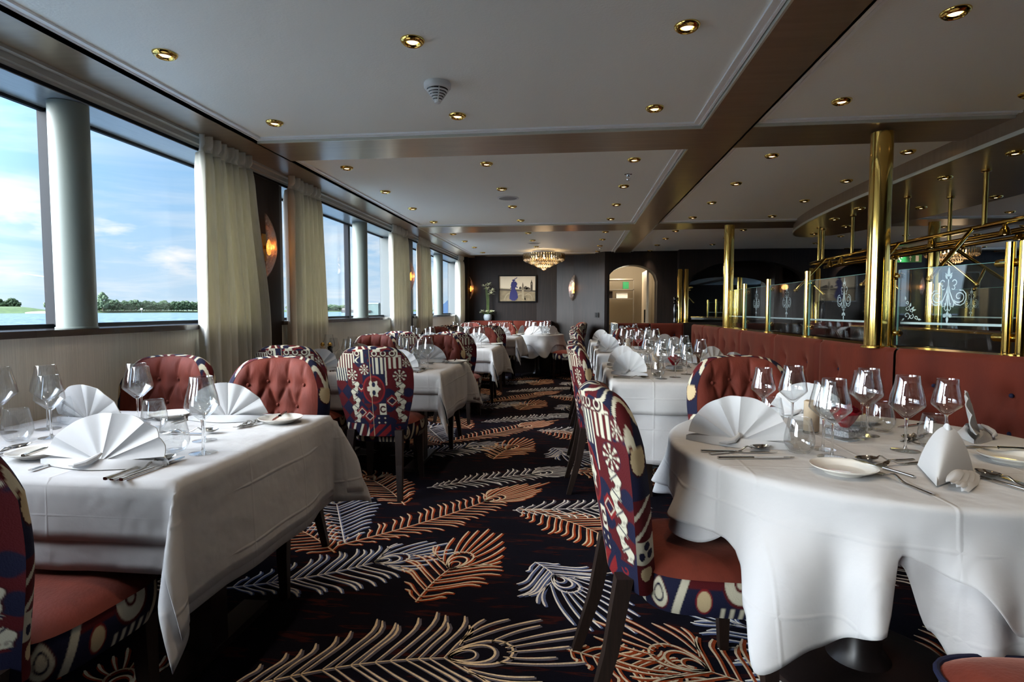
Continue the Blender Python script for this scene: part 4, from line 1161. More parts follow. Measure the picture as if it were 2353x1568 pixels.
# ---------------------------------------------------------------- ceiling fixtures
LD = bpy.data.lights.new('downlight_beam', 'SPOT'); LD.energy = 15.0; LD.color = (1.0, .80, .58); LD.spot_size = math.radians(66); LD.spot_blend = 1.0; LD.shadow_soft_size = .03
def make_downlight():
    t = thing('downlight', 'x', 'ceiling light')
    MB().lathe([(.048, .0), (.0485, -.003), (.045, -.009), (.036, -.0165), (.033, -.0165), (.030, -.012), (.024, -.004), (.023, .004)], 28).build('ring', M['brass'], t, ang=60)
    MB().lathe([(.001, -.0135), (.010, -.0125), (.018, -.010), (.0225, -.006), (.0225, .002)], 24).build('lens', M['lamp'], t)
    return t
DL = Kind(make_downlight(), 'brass downlights')
def light_at(x, y, z):
    o = bpy.data.objects.new('downlight_beam', LD); COL.objects.link(o); o.location = (x, y, z)
ordn = ['first', 'second', 'third', 'fourth', 'fifth', 'sixth', 'seventh', 'eighth', 'ninth', 'tenth', 'eleventh', 'twelfth']
ROWS = [-.45, .55, 1.40, 2.25, 3.12, 4.15, 5.02, 5.88, 6.79, 7.9, 8.74, 9.6, 10.5]
COLS = [-1.705, -.645, .415, 1.35, 2.23, mir(2.23), mir(1.35), 5.65, 6.9]  # last two columns: extra downlights added to brighten the far side
cname = ['in the row along the windows', 'in the row above the window tables', 'in the row beside the long ceiling beam', 'in the first row right of the long beam', 'in the second row right of the long beam', 'in the row just beyond the oval soffit', 'in the second row beyond the oval soffit', 'in the added third row beyond the oval soffit', 'in the added row near the far side wall']
for c, x in enumerate(COLS):
    k = 0
    for r, y in enumerate(ROWS):
        if c >= 5 and (y < 3.5): continue
        if c == 1 and r == 12: continue
        if r < 3: light_at(x, y, 2.21); continue       # lamps behind the camera: only their light reaches the view
        DL.put((x, y, 2.268), 0, 'brass downlight %s, %s from the camera' % (cname[c], ordn[k])); k += 1
        light_at(x, y, 2.235)
for i, (x, y) in enumerate([(2.615, 3.75), (2.61, 4.39), (2.62, 5.62), (2.67, 6.25), (2.93, 7.4), (3.03, 6.8), (3.16, 5.64), (3.48, 5.18), (3.42, 4.2)]):
    DL.put((x, y, 2.1415), 0, 'brass downlight set in the lowered oval soffit, %s one' % (['nearest left', 'second left', 'third left', 'fourth left', 'tip', 'last but one right', 'third right', 'second right', 'nearest right'][i]))
    if i % 2 == 0: light_at(x, y, 2.11)
def detector(x, y, lab):
    t = thing('smoke_detector', lab, 'smoke detector', (x, y, 2.268), .4, 'smoke detectors')
    MB().lathe([(.062, 0), (.064, -.004), (.063, -.022), (.054, -.030), (.001, -.030)], 32).build('base', M['plastic'], t, ang=50)
    MB().lathe([(.050, -.030), (.046, -.036), (.012, -.086), (.001, -.088)], 28).build('inner_cone', M['black'], t)
    m = MB()
    for i in range(5):
        z = -.040 - .010 * i; r = .0485 - .0078 * i
        m.lathe([(r + .001, z + .0035), (r + .0015, z), (r - .004, z - .0035), (r - .005, z)], 28)
    m.lathe([(.015, -.082), (.014, -.092), (.001, -.096)], 20)
    for a in range(4):
        c, s = math.cos(a * PI / 2), math.sin(a * PI / 2)
        m.tube([(.050 * c, .050 * s, -.032), (.014 * c, .014 * s, -.086)], .003, 6)
    m.build('cage', M['plastic'], t)
detector(-.65, 2.68, 'white cone-shaped smoke detector on the nearest ceiling panel')
detector(-.63, 10.3, 'white cone-shaped smoke detector above the crystal chandelier')
for (x, y, w) in ((-.64, 5.45, 'second'), (-.65, 9.16, 'third')):
    t = thing('ceiling_speaker', 'round pale speaker grille in the %s ceiling panel from the camera' % w, 'speaker', (x, y, 2.268), 0, 'ceiling speakers')
    MB().lathe([(.105, 0), (.106, -.004), (.088, -.006), (.086, -.003)], 40).build('rim', M['plastic'], t)
    MB().lathe([(.001, -.0045), (.087, -.0035)], 40).build('grille', pbr('speaker_grille', rgb(150, 150, 148), .6, bump=.5, bscale=400), t)
for (x, y, w) in ((.415, 4.6, 'second'), (.44, 10.0, 'third')):
    t = thing('sprinkler', 'small chrome fire sprinkler hanging from the %s ceiling panel' % w, 'sprinkler', (x, y, 2.268), 0, 'fire sprinklers')
    MB().lathe([(.03, 0), (.03, -.003), (.014, -.007), (.012, -.02), (.009, -.024), (.001, -.024)], 20).build('cup', M['chrome'], t)
    m = MB()
    for s in (-1, 1): m.tube([(s * .008, 0, -.024), (s * .012, 0, -.034), (s * .003, 0, -.048)], .002, 6)
    m.lathe([(.001, -.048), (.012, -.049), (.012, -.051), (.001, -.051)], 14); m.build('deflector', M['chrome'], t)
# ---------------------------------------------------------------- wall sconces
def make_sconce():
    t = thing('wall_sconce', 'x', 'wall lamp')     # local +x away from the wall, z up, origin at the middle
    MB().box(0, .012, -.03, .03, -.10, .10).build('backplate', M['brass2'], t, sm=False)
    n = 26
    def sh(a, b, off=0):
        v = b * 2 - 1
        bul = (1 - v * v)
        wd = .066 * max(0.02, bul) ** .75
        x = .012 + .092 * bul ** .9 - off
        u = a * 2 - 1
        return (x - .030 * u * u * bul, u * wd + .03 * v * abs(v), v * .255)
    m = MB(); m.grid(lambda a, b: sh(a, b), 14, 40); m.grid(lambda a, b: sh(a, b, .008), 14, 40, flip=True)
    m.build('glass_shade', M['shade'], t, ang=0)
    MB().lathe([(.001, -.06), (.012, -.05), (.017, -.02), (.016, .02), (.010, .045), (.001, .06)], 16, (.050, 0, 0)).build('bulb', M['amber'], t)
    m = MB().box(.012, .035, -.012, .012, -.012, .012).build('bracket', M['brass2'], t, sm=False)
    return t
SCN = Kind(make_sconce(), 'amber glass wall lamps')
LA = bpy.data.lights.new('sconce_glow', 'POINT'); LA.energy = .7; LA.color = (1, .42, .1); LA.shadow_soft_size = .05
SL = [(-2.296, 3.99, 0, 'nearest amber glass wall lamp, on the dark pillar between two curtains'), (-2.296, 7.65, 0, 'amber glass wall lamp on the second dark pillar from the camera'), (-2.116, 11.22, 0, 'amber glass wall lamp on the left wall, half behind the last curtain'), (-.02, 11.07, -2.2, 'amber glass wall lamp on the dark back wall right of the picture'), (6.34, 11.29, -PI / 2, 'amber glass wall lamp seen through the right glass screen')]
for x, y, r, lab in SL:
    z = 1.66 if y < 11 else 1.62
    SCN.put((x, y, z), r, lab)
    o = bpy.data.objects.new('sconce_glow', LA); COL.objects.link(o); o.location = (x + .085 * math.cos(r), y + .085 * math.sin(r), z)
# ---------------------------------------------------------------- crystal chandeliers
def make_chandelier():
    t = thing('crystal_chandelier', 'x', 'chandelier')
    MB().lathe([(.001, 0), (.20, 0), (.20, -.028), (.18, -.03), (.001, -.03)], 40).build('ceiling_plate', M['chrome'], t)
    MB().lathe([(.37, -.045), (.385, -.045), (.385, -.055), (.37, -.055), (.37, -.045)], 48).build('ring', M['chrome'], t)
    for k in range(4):
        a = k * PI / 2 + .4; MB().cyl((.17 * math.cos(a), .17 * math.sin(a), -.03), (.375 * math.cos(a), .375 * math.sin(a), -.05), .006, None, 8).build('arm', M['chrome'], t)
    m = MB()
    for k in range(52):
        a = 2 * PI * k / 52; c, s = math.cos(a), math.sin(a)
        rot = Matrix.Rotation(a, 4, 'Z')
        m.box(.372, .384, -.014, .014, -.150, -.055, rot=rot)
    m.build('crystal_bars', M['crystal2'], t, sm=False)
    rnd = random.Random(4)
    for L, (r, z) in enumerate(((.36, -.165), (.30, -.19), (.245, -.215), (.19, -.24), (.135, -.268), (.08, -.295), (.03, -.325))):
        m = MB(); n = max(5, int(2 * PI * r / .042))
        for row in range(2):
            for k in range(n):
                a = 2 * PI * (k + row * .5) / n
                p = ((r - .02 * row) * math.cos(a), (r - .02 * row) * math.sin(a), z - .012 * row)
                m.lathe([(.001, -.016), (.014, -.004), (.014, .004), (.001, .016)], 6, p)
        m.build('crystal_tier', M['crystal2'] if L % 2 else M['crystal'], t, sm=False)
    for k in range(8):
        a = 2 * PI * k / 8; MB().ball((.2 * math.cos(a), .2 * math.sin(a), -.10), .024, 10).build('bulb', M['warm'], t)
    return t
CHD = Kind(make_chandelier(), 'crystal chandeliers')
LC = bpy.data.lights.new('chandelier_glow', 'POINT'); LC.energy = 4; LC.color = (1, .74, .45); LC.shadow_soft_size = .15
for x, y, lab in ((-.56, 10.35, 'tiered crystal chandelier hanging above the round table by the back wall'), (6.22, 10.2, 'tiered crystal chandelier seen through the right glass screen')):
    CHD.put((x, y, 2.262), 0, lab); o = bpy.data.objects.new('chandelier_glow', LC); COL.objects.link(o); o.location = (x, y, 2.0)
# ---------------------------------------------------------------- curtains
def curtain(y0, y1, folds, seed, lab, flare=.10, side=1):
    rnd = random.Random(seed); ZT, ZB_ = 2.245, .03
    t = thing('curtain', lab, 'curtain', (-2.235, (y0 + y1) / 2, 0), 0, 'cream linen curtains'); yc = (y0 + y1) / 2
    am = [rnd.uniform(.7, 1.3) for _ in range(folds + 1)]; wd = [rnd.uniform(.6, 1.5) for _ in range(folds)]; S = sum(wd)
    cum = [0]
    for w in wd: cum.append(cum[-1] + w / S)
    N = folds * 14
    def pos(a, z):
        h = (ZT - z) / (ZT - ZB_)
        k = min(folds - 1, int(a * folds)); fr = a * folds - k
        aa = cum[k] + (cum[k + 1] - cum[k]) * fr
        y = y0 + (y1 - y0) * aa
        y += flare * smooth(.02, .55, h) * (aa ** 1.4 if side > 0 else -(1 - aa) ** 1.4)
        pinch = smooth(.0, .09, h)
        d = .050 * am[k] * (.55 + .45 * pinch) * math.sin(2 * PI * fr + .4 * h) + .010 * math.sin(5.1 * aa * folds + 3 * h + seed)
        return (d - .004, y - yc, z)
    def body(a, b): return pos(a, ZT - .10 - (ZT - .10 - ZB_) * b)
    o = MB().grid(body, N, 46).build('drape', M['curtain'], t, ang=0); solid(o, .002)
    def head(a, b):
        z = ZT - .10 * b
        k = min(folds - 1, int(a * folds)); fr = a * folds - k
        aa = cum[k] + (cum[k + 1] - cum[k]) * fr
        d = .012 + .034 * am[k] * max(0, math.sin(2 * PI * fr)) ** .6 * (1 - .75 * math.exp(-((b - .85) / .16) ** 2))
        w = pos(a, ZT - .10)
        if b > .999: return w
        return (d * (1 - b ** 6) + w[0] * b ** 6, y0 + (y1 - y0) * aa - yc, z)
    o = MB().grid(head, N, 12).build('pleated_heading', M['curtain'], t, ang=0); solid(o, .002)
curtain(3.20, 3.73, 8, 1, 'cream curtain at the right side of the nearest window, left of the lit pillar', .20)
curtain(4.25, 4.82, 7, 2, 'cream curtain just right of the lit pillar, at the left side of the middle window', .10)
curtain(6.78, 7.36, 8, 3, 'cream curtain at the right side of the middle window', .14)
curtain(7.96, 8.55, 7, 4, 'cream curtain at the left side of the farthest window', .08)
curtain(10.75, 11.2, 7, 5, 'cream curtain in the far corner beside the last window', .05)
# ---------------------------------------------------------------- flowers on the back banquette ledge
fv = thing('flower_vase', 'grey round vase with white flowers on the ledge by the back wall', 'vase', (-1.72, 11.19, .976))
MB().lathe([(.001, 0), (.05, 0), (.075, .03), (.085, .07), (.08, .115), (.068, .135), (.062, .13), (.07, .11), (.001, .10)], 28).build('vase_body', M['vase'], fv)
rnd = random.Random(9)
m = MB()
for k in range(3):
    m.tube([(.02 * k - .02, -.01, .1), (.02 * k - .015, -.015 + .01 * k, .40), (.03 * k - .04, -.02, .68 - .06 * k)], .006, 6)
m.build('stem', M['leafg'], fv)
def blossom(c, R, n, seed):
    rr = random.Random(seed); m = MB()
    for k in range(n):
        a = 2 * PI * k / n + rr.random() * .4; e = rr.uniform(-.2, .9)
        d = Vector((math.cos(a) * math.cos(e), math.sin(a) * math.cos(e), math.sin(e))); s = d.cross(Vector((0, 0, 1))).normalized() * R * .22
        c0 = Vector(c); m.add([c0, c0 + d * R * .55 + s, c0 + d * R + Vector((0, 0, -.1 * R)), c0 + d * R * .55 - s], [(0, 1, 2, 3)])
    return m
for k, (x, z) in enumerate(((-.06, .69), (.03, .72), (.09, .60), (-.01, .64), (.07, .54))): blossom((x, -.03, z), .085, 9, k).build('white_bloom', M['petal'], fv, sm=False)
for k in range(7):
    a = k * .9; blossom((.13 * math.cos(a) * rnd.uniform(.5, 1.2), .06 * math.sin(a) - .02, .17 + .03 * rnd.random()), .055, 14, 20 + k).build('cream_bloom', M['petal'], fv, sm=False)
m = MB()
for k in range(26):
    a = rnd.random() * 6.28; r = rnd.uniform(.05, .16); c0 = Vector((r * .3 * math.cos(a), r * .3 * math.sin(a), .13)); d = Vector((math.cos(a), math.sin(a) * .5, rnd.uniform(0, .7))) * r; s = Vector((-math.sin(a), math.cos(a), 0)) * .018
    m.add([c0, c0 + d * .5 + s, c0 + d, c0 + d * .5 - s], [(0, 1, 2, 3)])
m.build('foliage', M['leafg'], fv, sm=False)
# ---------------------------------------------------------------- carpet woven with peacock feathers
def carpet():
    mats = [None] * 6
    T = NT('carpet_ground'); p = T.n('ShaderNodeBsdfPrincipled'); p.inputs['Roughness'].default_value = .95; p.inputs['Specular IOR Level'].default_value = .08
    nz = noise_coord(T, 16, 3, stretch=(.28, 1.6, 1)); r = ramp(T, nz.outputs['Fac'], [(.0, rgb(9, 8, 17)), (.585, rgb(10, 8, 17)), (.63, rgb(52, 17, 11)), (.70, rgb(11, 9, 17))]); T.l(r.outputs['Color'], p.inputs['Base Color'])
    nb = noise_coord(T, 420, 2); b = T.n('ShaderNodeBump'); b.inputs['Strength'].default_value = .6; b.inputs['Distance'].default_value = .006; T.l(nb.outputs['Fac'], b.inputs['Height']); T.l(b.outputs['Normal'], p.inputs['Normal']); T.l(p.outputs[0], T.out.inputs['Surface'])
    mats[0] = T.m
    mk = lambda n, c, v: pbr(n, c, .95, var=v, vscale=160, bump=.5, bscale=380, bdist=.006, spec=.1)
    mats[1] = mk('yarn_cream', rgb(214, 192, 160), rgb(190, 164, 130)); mats[2] = mk('yarn_rust', rgb(146, 60, 24), rgb(122, 46, 18)); mats[3] = mk('yarn_steel', rgb(88, 98, 128), rgb(72, 82, 112))
    mats[4] = mk('yarn_white', rgb(226, 220, 208), rgb(204, 198, 188)); mats[5] = mk('yarn_grey', rgb(92, 86, 92), rgb(76, 72, 80))
    mb = MB(); mb.add([(-2.3, -2.6, .001), (8.36, -2.6, .001), (8.36, 11.3, .001), (-2.3, 11.3, .001)], [(0, 1, 2, 3)], 0)
    zc = [.0020]
    def strip(pts, w0, w1, mi, dz):
        n = len(pts); vs = []
        for i, q in enumerate(pts):
            a = pts[max(0, i - 1)]; b = pts[min(n - 1, i + 1)]; dx, dy = b[0] - a[0], b[1] - a[1]; l = math.hypot(dx, dy) or 1
            t = i / (n - 1); w = (w0 + (w1 - w0) * t) / 2 * (1 if i < n - 1 else .55)
            vs += [(q[0] - dy / l * w, q[1] + dx / l * w, zc[0] + dz), (q[0] + dy / l * w, q[1] - dx / l * w, zc[0] + dz)]
        mb.add(vs, [(2 * i, 2 * i + 1, 2 * i + 3, 2 * i + 2) for i in range(n - 1)], mi)
    def feather(base, tip, wid, ca, cb, bend, eye, ew, n, seed, off, wk=1.0):
        rnd = random.Random(seed)
        bx, by = base; dx, dy = tip[0] - bx, tip[1] - by; L = math.hypot(dx, dy); ux, uy = dx / L, dy / L; nx, ny = -uy, ux
        W = lambda s, d: (bx + ux * s + nx * d + off[0], by + uy * s + ny * d + off[1])
        S = eye * L
        spine = lambda t: (t * S, bend * math.sin(PI * t * .8) * L)
        sh = (.007, -.005)
        def two(pts, w0, w1):
            q = [W(*p) for p in pts]
            strip([(x + sh[0], y + sh[1]) for x, y in q], w0 * 1.5, w1 * 1.5, cb, 0); strip(q, w0 * .75, w1 * .72, ca, .0006)
        two([spine(i / 14) for i in range(15)], .010, .007)
        e0 = spine(1.0)
        for i in range(n):
            t = .05 + .95 * (i + rnd.uniform(-.25, .25)) / (n - 1); p0 = spine(t)
            for s in (-1, 1):
                ln = 1.18 * wid * (.55 + .75 * math.sin(PI * (.15 + .62 * t)) * rnd.uniform(.75, 1.2)) * (.6 + .4 * min(1, t * 3))
                cv = rnd.uniform(.5, 1.0)
                pts = []
                for k in range(8):
                    q = k / 7; a = .46 * ln * q + .34 * ln * math.sin(q * PI * .5) - .20 * ln * cv * q * q * q
                    d = s * (ln * (.95 * q ** 1.1) * .98 + .02 * math.sin(q * PI * 1.6) * cv)
                    pts.append((p0[0] + a * .85, p0[1] + d))
                two(pts, .006 * wk, .015 * wk)
        hl = L - S                                   # head length
        m = 2 * max(6, int(n * .40))
        for i in range(m):
            f = (i + .5) / m * 2 - 1                  # -1..1 across the head
            ang = f * 1.45
            r0 = ew * 1.55; 
            st = (e0[0] + (.10 * hl if abs(f) > .55 else ew * 2.0 * math.cos(ang)) + (1 - abs(f)) * .05, e0[1] + ew * 1.25 * math.sin(ang) * (1.0 if abs(f) < .8 else .6))
            ln = hl * (1.0 - .35 * f * f) * rnd.uniform(.72, 1.05)
            en = (e0[0] + ln * (.42 + .58 * math.cos(ang)), e0[1] + math.sin(ang) * wid * 1.15)
            pts = []
            for k in range(8):
                q = k / 7
                pts.append((st[0] + (en[0] - st[0]) * q, st[1] + (en[1] - st[1]) * q + math.copysign(1, f) * .028 * math.sin(PI * q) * abs(f)))
            two(pts, .006 * wk, .014 * wk)
        for sc in (1.0, .72, .42):
            loop = []
            for k in range(25):
                a = 2 * PI * k / 24
                rx = ew * 1.45 * sc; x = rx * (1 - math.cos(a)) * .5 * 2.0; y = ew * sc * math.sin(a) * (.55 + .45 * (1 - math.cos(a)) * .5)
                loop.append((e0[0] + .012 + x * .92, e0[1] + y))
            if sc > .5: two(loop, .012 * wk, .012 * wk)
            else: two(loop[3:22], .008 * wk, .008 * wk)
        zc[0] += .00004
    FS = [((-1.19, 2.70), (-.20, 3.90), .13, 1, 2, -.03, .62, .060, 19, 1), ((-1.50, 2.22), (-.60, 2.78), .15, 4, 3, -.05, .60, .062, 15, 2),
          ((-.64, 2.20), (-.43, 2.98), .17, 1, 2, .02, .38, .070, 9, 3), ((-.18, 2.62), (.20, 2.06), .17, 4, 3, .02, .22, .062, 6, 4),
          ((-1.12, 1.58), (.08, 1.98), .19, 1, 5, .05, .58, .085, 16, 5), ((-.33, 3.34), (.42, 2.70), .15, 1, 2, .06, .66, .055, 15, 6),
          ((-.36, 3.30), (.52, 3.46), .13, 4, 5, .0, .52, .075, 10, 7), ((-1.17, 2.74), (-1.62, 3.62), .17, 4, 3, .0, .62, .06, 13, 8),
          ((-.98, 3.66), (.12, 4.26), .12, 4, 5, .03, .62, .06, 17, 9), ((-1.03, 3.32), (-1.60, 4.00), .15, 1, 2, -.03, .66, .055, 13, 10),
          ((.95, 1.52), (.02, 2.12), .17, 1, 2, -.04, .55, .075, 14, 11), ((-.02, 4.18), (.44, 4.02), .10, 1, 2, .0, .6, .04, 8, 12)]
    PYd, PXd = 2.235, 2.12
    for ky in range(-1, 4):
        for kx in range(-1, 2):
            for (b0, t0, wd, ca, cb, bd, ey, ew, n, sd) in FS:
                off = (kx * PXd, ky * PYd + (kx % 2) * 1.1)
                y = min(b0[1], t0[1]) + off[1]; x = (b0[0] + t0[0]) / 2 + off[0]
                if (sd == 5 and (ky, kx % 2) != (0, 0)) or (sd == 9 and (ky, kx % 2) == (-1, 0)): continue
                if y < .6 or y > 9.6 or x > 2.0 or x < -2.6: continue
                far = y > 5
                feather(b0, t0, wd, ca, cb, bd, ey, ew, n, sd, off)
    o = mb.build('carpet', mats, None, sm=False)
    tag(o, 'dark wall-to-wall carpet woven with rust, cream and blue peacock feathers', 'carpet')
carpet()
# ---------------------------------------------------------------- outside: river, bank, trees
def water():
    T = NT('river_water'); p = T.n('ShaderNodeBsdfPrincipled'); p.inputs['Roughness'].default_value = .5; p.inputs['Specular IOR Level'].default_value = .06
    nz = noise_coord(T, .55, 6, stretch=(1, 1, 1)); b = T.n('ShaderNodeBump'); b.inputs['Strength'].default_value = .8; b.inputs['Distance'].default_value = 1.2
    T.l(nz.outputs['Fac'], b.inputs['Height']); T.l(b.outputs['Normal'], p.inputs['Normal'])
    r = ramp(T, nz.outputs['Fac'], [(.35, rgb(66, 84, 96)), (.6, rgb(98, 114, 126))]); T.l(r.outputs['Color'], p.inputs['Base Color'])
    T.l(p.outputs[0], T.out.inputs['Surface']); return T.m
WZ = -1.3
o = MB().add([(-700, -300, WZ), (-2.9, -300, WZ), (-2.9, 900, WZ), (-700, 900, WZ)], [(0, 1, 2, 3)])
m = MB(); m.add([(-700, -300, WZ), (-2.9, -300, WZ), (-2.9, 900, WZ), (-700, 900, WZ), (8.8, -300, WZ), (700, -300, WZ), (700, 900, WZ), (8.8, 900, WZ)], [(0, 1, 2, 3), (4, 5, 6, 7)])
tag(m.build('river', water(), sm=False), 'wide rippled grey-blue river outside the windows', 'river', kind='stuff')
# the far bank follows a line seen from the ship; local frame: along (a) and back (b)
O = Vector((-345, 360)); AX = Vector((.35, .94)).normalized(); BX = Vector((-AX.y, AX.x))
def bank(a, b): p = O + AX * a + BX * b; return (p.x, p.y)
GR = pbr('bank_grass', rgb(72, 92, 34), .9, var=rgb(50, 72, 24), vscale=.35)
m = MB(); rnd = random.Random(3)
def gb(u, v):
    a = -260 + 760 * u; b = 34 * v + 3 * math.sin(a * .07) * (1 - v); x, y = bank(a, b)
    return (x, y, WZ - .3 + (2.6 + .4 * math.sin(a * .05) + 2.6 * smooth(0, 22, -a - 2)) * smooth(0, .8, v) + .15 * math.sin(a * 1.7) * v)
m.grid(gb, 220, 8); x0, y0 = bank(-260, 34); x1, y1 = bank(500, 34); x2, y2 = bank(500, 260); x3, y3 = bank(-260, 260)
m.add([(x0, y0, .6), (x1, y1, .6), (x2, y2, .6), (x3, y3, .6)], [(0, 1, 2, 3)])
tag(m.build('river_bank', GR), 'green grassy river bank across the water', 'river bank')
m = MB(); m.grid(lambda u, v: (330 + 14 * v + 6 * math.sin(u * 40), -200 + 900 * u, WZ - .2 + 4.5 * v + math.sin(u * 90) * v), 120, 3)
tag(m.build('river_bank', GR), 'low green bank seen through the glass at the right edge of the view', 'river bank')
m = MB()
def sand(u, v): 
    a = -29 + 24 * u; x, y = bank(a, -4 + 9 * v); return (x, y, WZ + .02 + 1.5 * v * math.sin(PI * u) ** .4)
m.grid(sand, 30, 4); tag(m.build('sand_beach', pbr('sand', rgb(140, 128, 104), .9)), 'pale sandy beach below the grassy bank', 'beach')
LEAF = [pbr('leaf_mid', rgb(56, 78, 40), .8, var=rgb(36, 56, 26), vscale=1.2), pbr('leaf_pale', rgb(84, 100, 70), .8, var=rgb(62, 80, 52), vscale=1.2), pbr('leaf_dark', rgb(48, 70, 26), .8, var=rgb(32, 52, 16), vscale=1.2)]
BARK = pbr('bark', rgb(84, 70, 56), .9)
def tree_mesh(seed, H, W, mat, shape=1.0):
    rr = random.Random(seed); t = thing('bank_tree', 'x', 'tree')
    MB().cyl((0, 0, 0), (0, 0, H * .5), H * .03, H * .015, 8).build('trunk', BARK, t)
    m = MB()
    for k in range(130):
        h = rr.random(); e = math.sin(PI * min(1, .12 + h * .88)) ** .7; a = rr.random() * 6.28
        r = W * .5 * e * rr.uniform(.3, 1); c = Vector((r * math.cos(a), r * math.sin(a), H * (.18 + .76 * h)))
        s = W * rr.uniform(.075, .135)
        vs = []; n = 7
        for i in range(5):
            th = PI * (i + .0) / 4
            for j in range(n):
                ph = 2 * PI * j / n; q = s * rr.uniform(.7, 1.15)
                vs.append(c + Vector((q * math.sin(th) * math.cos(ph), q * math.sin(th) * math.sin(ph), q * .85 * math.cos(th))))
        m.add(vs, [(i * n + j, i * n + (j + 1) % n, (i + 1) * n + (j + 1) % n, (i + 1) * n + j) for i in range(4) for j in range(n)])
    m.build('crown', mat, t, sm=False)
    return t
TK = [Kind(tree_mesh(s, 10.5, 9.5, LEAF[0]), 'trees along the far bank') for s in (1, 2, 3)]
rnd = random.Random(12); k = 0
def tput(K, a, b, lab, sc=(1, 1, 1)):
    x, y = bank(a, b); o = K.put((x, y, WZ + 1.4), rnd.random() * 6, lab); o.scale = sc; return o
for row in range(2):
    for i in range(18):
        a = 20 + i * 4.6 + row * 2.2 + rnd.uniform(-1, 1); s = rnd.uniform(.70, .88)
        tput(TK[(i + row) % 3], a, 12 + row * 6, 'green tree in the dense row along the far river bank', (s, s, s * rnd.uniform(.9, 1.05)))
P1 = Kind(tree_mesh(7, 11, 9, LEAF[1])); tput(P1, 19.5, 6, 'tall pale willow rising at the left end of the tree row', (.95, .95, 1.28))
P2 = Kind(tree_mesh(8, 8, 9, LEAF[1])); tput(P2, -11, 8, 'pale bush beside the beach, half hidden by the nearest window frame', (1.05, 1.05, 1.05))
P3 = Kind(tree_mesh(9, 8, 11, LEAF[2])); tput(P3, -31, 40, 'broad dark green tree on the left part of the grassy bank', (1.1, 1.1, 1.2))
P4 = Kind(tree_mesh(10, 8, 10, LEAF[2])); tput(P4, -21, 40, 'rounded green tree beside the broad tree on the grassy bank', (.95, .95, 1.12))
P5 = [Kind(tree_mesh(14 + i, 8, 12, LEAF[0]), 'trees seen through the middle window') for i in range(2)]
for i in range(9): 
    x, y = bank(206 + i * 9, 18 + 4 * (i % 2)); o = P5[i % 2].put((x, y, .1), i, 'small tree on the distant bank seen through the middle window'); s = 1.15 - .02 * i; o.scale = (s, s, s * .8)
# wind turbine, barge, mooring post, blue boat, bank sign
wt = thing('wind_turbine', 'distant white wind turbine at the edge of the nearest window frame', 'wind turbine', (-704, 690, -.5)); wt.scale = (.58, .58, .58)
MB().cyl((0, 0, 0), (0, 0, 78), 2.0, 1.2, 14).build('tower', M['white'], wt)
MB().box(-2, 5, -1.6, 1.6, 77, 80.2).build('nacelle', M['white'], wt, sm=False)
for a in (171, 51, -69):
    m = MB(); a = math.radians(a); c, s = math.cos(a), math.sin(a); d = Vector((c * .66, c * .75, s)); n = d.cross(Vector((.75, -.66, 0))).normalized()
    h = Vector((1.5, -1.7, 78.5)); m.add([h + n * 1.3, h - n * 1.3, h + d * 20 - n * 1.6, h + d * 46, h + d * 20 + n * .9] + [p + Vector((.5, -.5, 0)) for p in (h + n * 1.3, h - n * 1.3, h + d * 20 - n * 1.6, h + d * 46, h + d * 20 + n * .9)], [(0, 1, 2, 3, 4), (9, 8, 7, 6, 5)] + [(i, (i + 1) % 5, 5 + (i + 1) % 5, 5 + i) for i in range(5)])
    m.build('blade', M['white'], wt, sm=False)
bg = thing('barge', 'dark cargo barge moored by the far bank, seen through the middle window', 'boat', (-189, 462, WZ), .25); bg.scale = (.85, .85, .85)
MB().prism([(-8, -2), (7, -2), (10, 0), (7, 2), (-8, 2)], -.2, 2.6).build('hull', pbr('barge_hull', rgb(16, 19, 24), .6), bg, sm=False)
m = MB(); m.box(-7.5, -4, -1.6, 1.6, 2.6, 4.6).box(-3, 5, -1.7, 1.7, 2.6, 3.3); m.build('deckhouse', pbr('barge_deck', rgb(96, 88, 84), .7), bg, sm=False)
MB().cyl((6.5, 0, 2.6), (6.5, 0, 6.2), .12).build('mast', M['black'], bg)
mp_ = thing('mooring_post', 'thick grey-green mooring post standing in the water outside the middle window', 'mooring post', (-4.72, 13.0, 0))
MB().prism([(-.155, -.155), (.155, -.155), (.155, .155), (-.155, .155)], WZ, 1.335).build('post_body', pbr('weathered_post', rgb(74, 90, 84), .7, var=rgb(40, 58, 54), vscale=5, stretch=(1, 1, .3)), mp_, sm=False)
MB().prism([(-.165, -.165), (.165, -.165), (.165, .165), (-.165, .165)], 1.335, 1.36).build('post_cap', pbr('post_cap', rgb(110, 120, 116), .6), mp_, sm=False)
MB().cyl((-.03, -.17, 1.16), (-.12, -.21, 1.16), .03).build('bolt', M['darker'], mp_)
bb = thing('blue_boat', 'dark blue boat superstructure outside the farthest window', 'boat', (-5.0, 24.6, WZ))
BL = pbr('boat_blue', rgb(26, 50, 74), .5, spec=.2)
MB().prism([(-.7, -1.6), (1.6, -1.6), (1.6, 2), (-.7, 2)], 0, 2.3).build('cabin', BL, bb, sm=False)
m = MB(); m.add([(-.8, -1.7, 2.35), (1.7, -1.7, 2.35), (1.7, 2, 2.35), (-.8, 2, 2.35), (.2, -.2, 3.55), (.8, -.2, 3.55), (.8, .6, 3.55), (.2, .6, 3.55)], [(0, 1, 5, 4), (1, 2, 6, 5), (2, 3, 7, 6), (3, 0, 4, 7), (4, 5, 6, 7), (3, 2, 1, 0)]); m.build('roof', BL, bb, sm=False)
MB().cyl((.5, .2, 3.55), (.5, .2, 4.6), .09).build('funnel', BL, bb)
sg = thing('bank_sign', 'small white sign standing before the tree row on the far bank', 'sign', (*bank(45, 3), WZ))
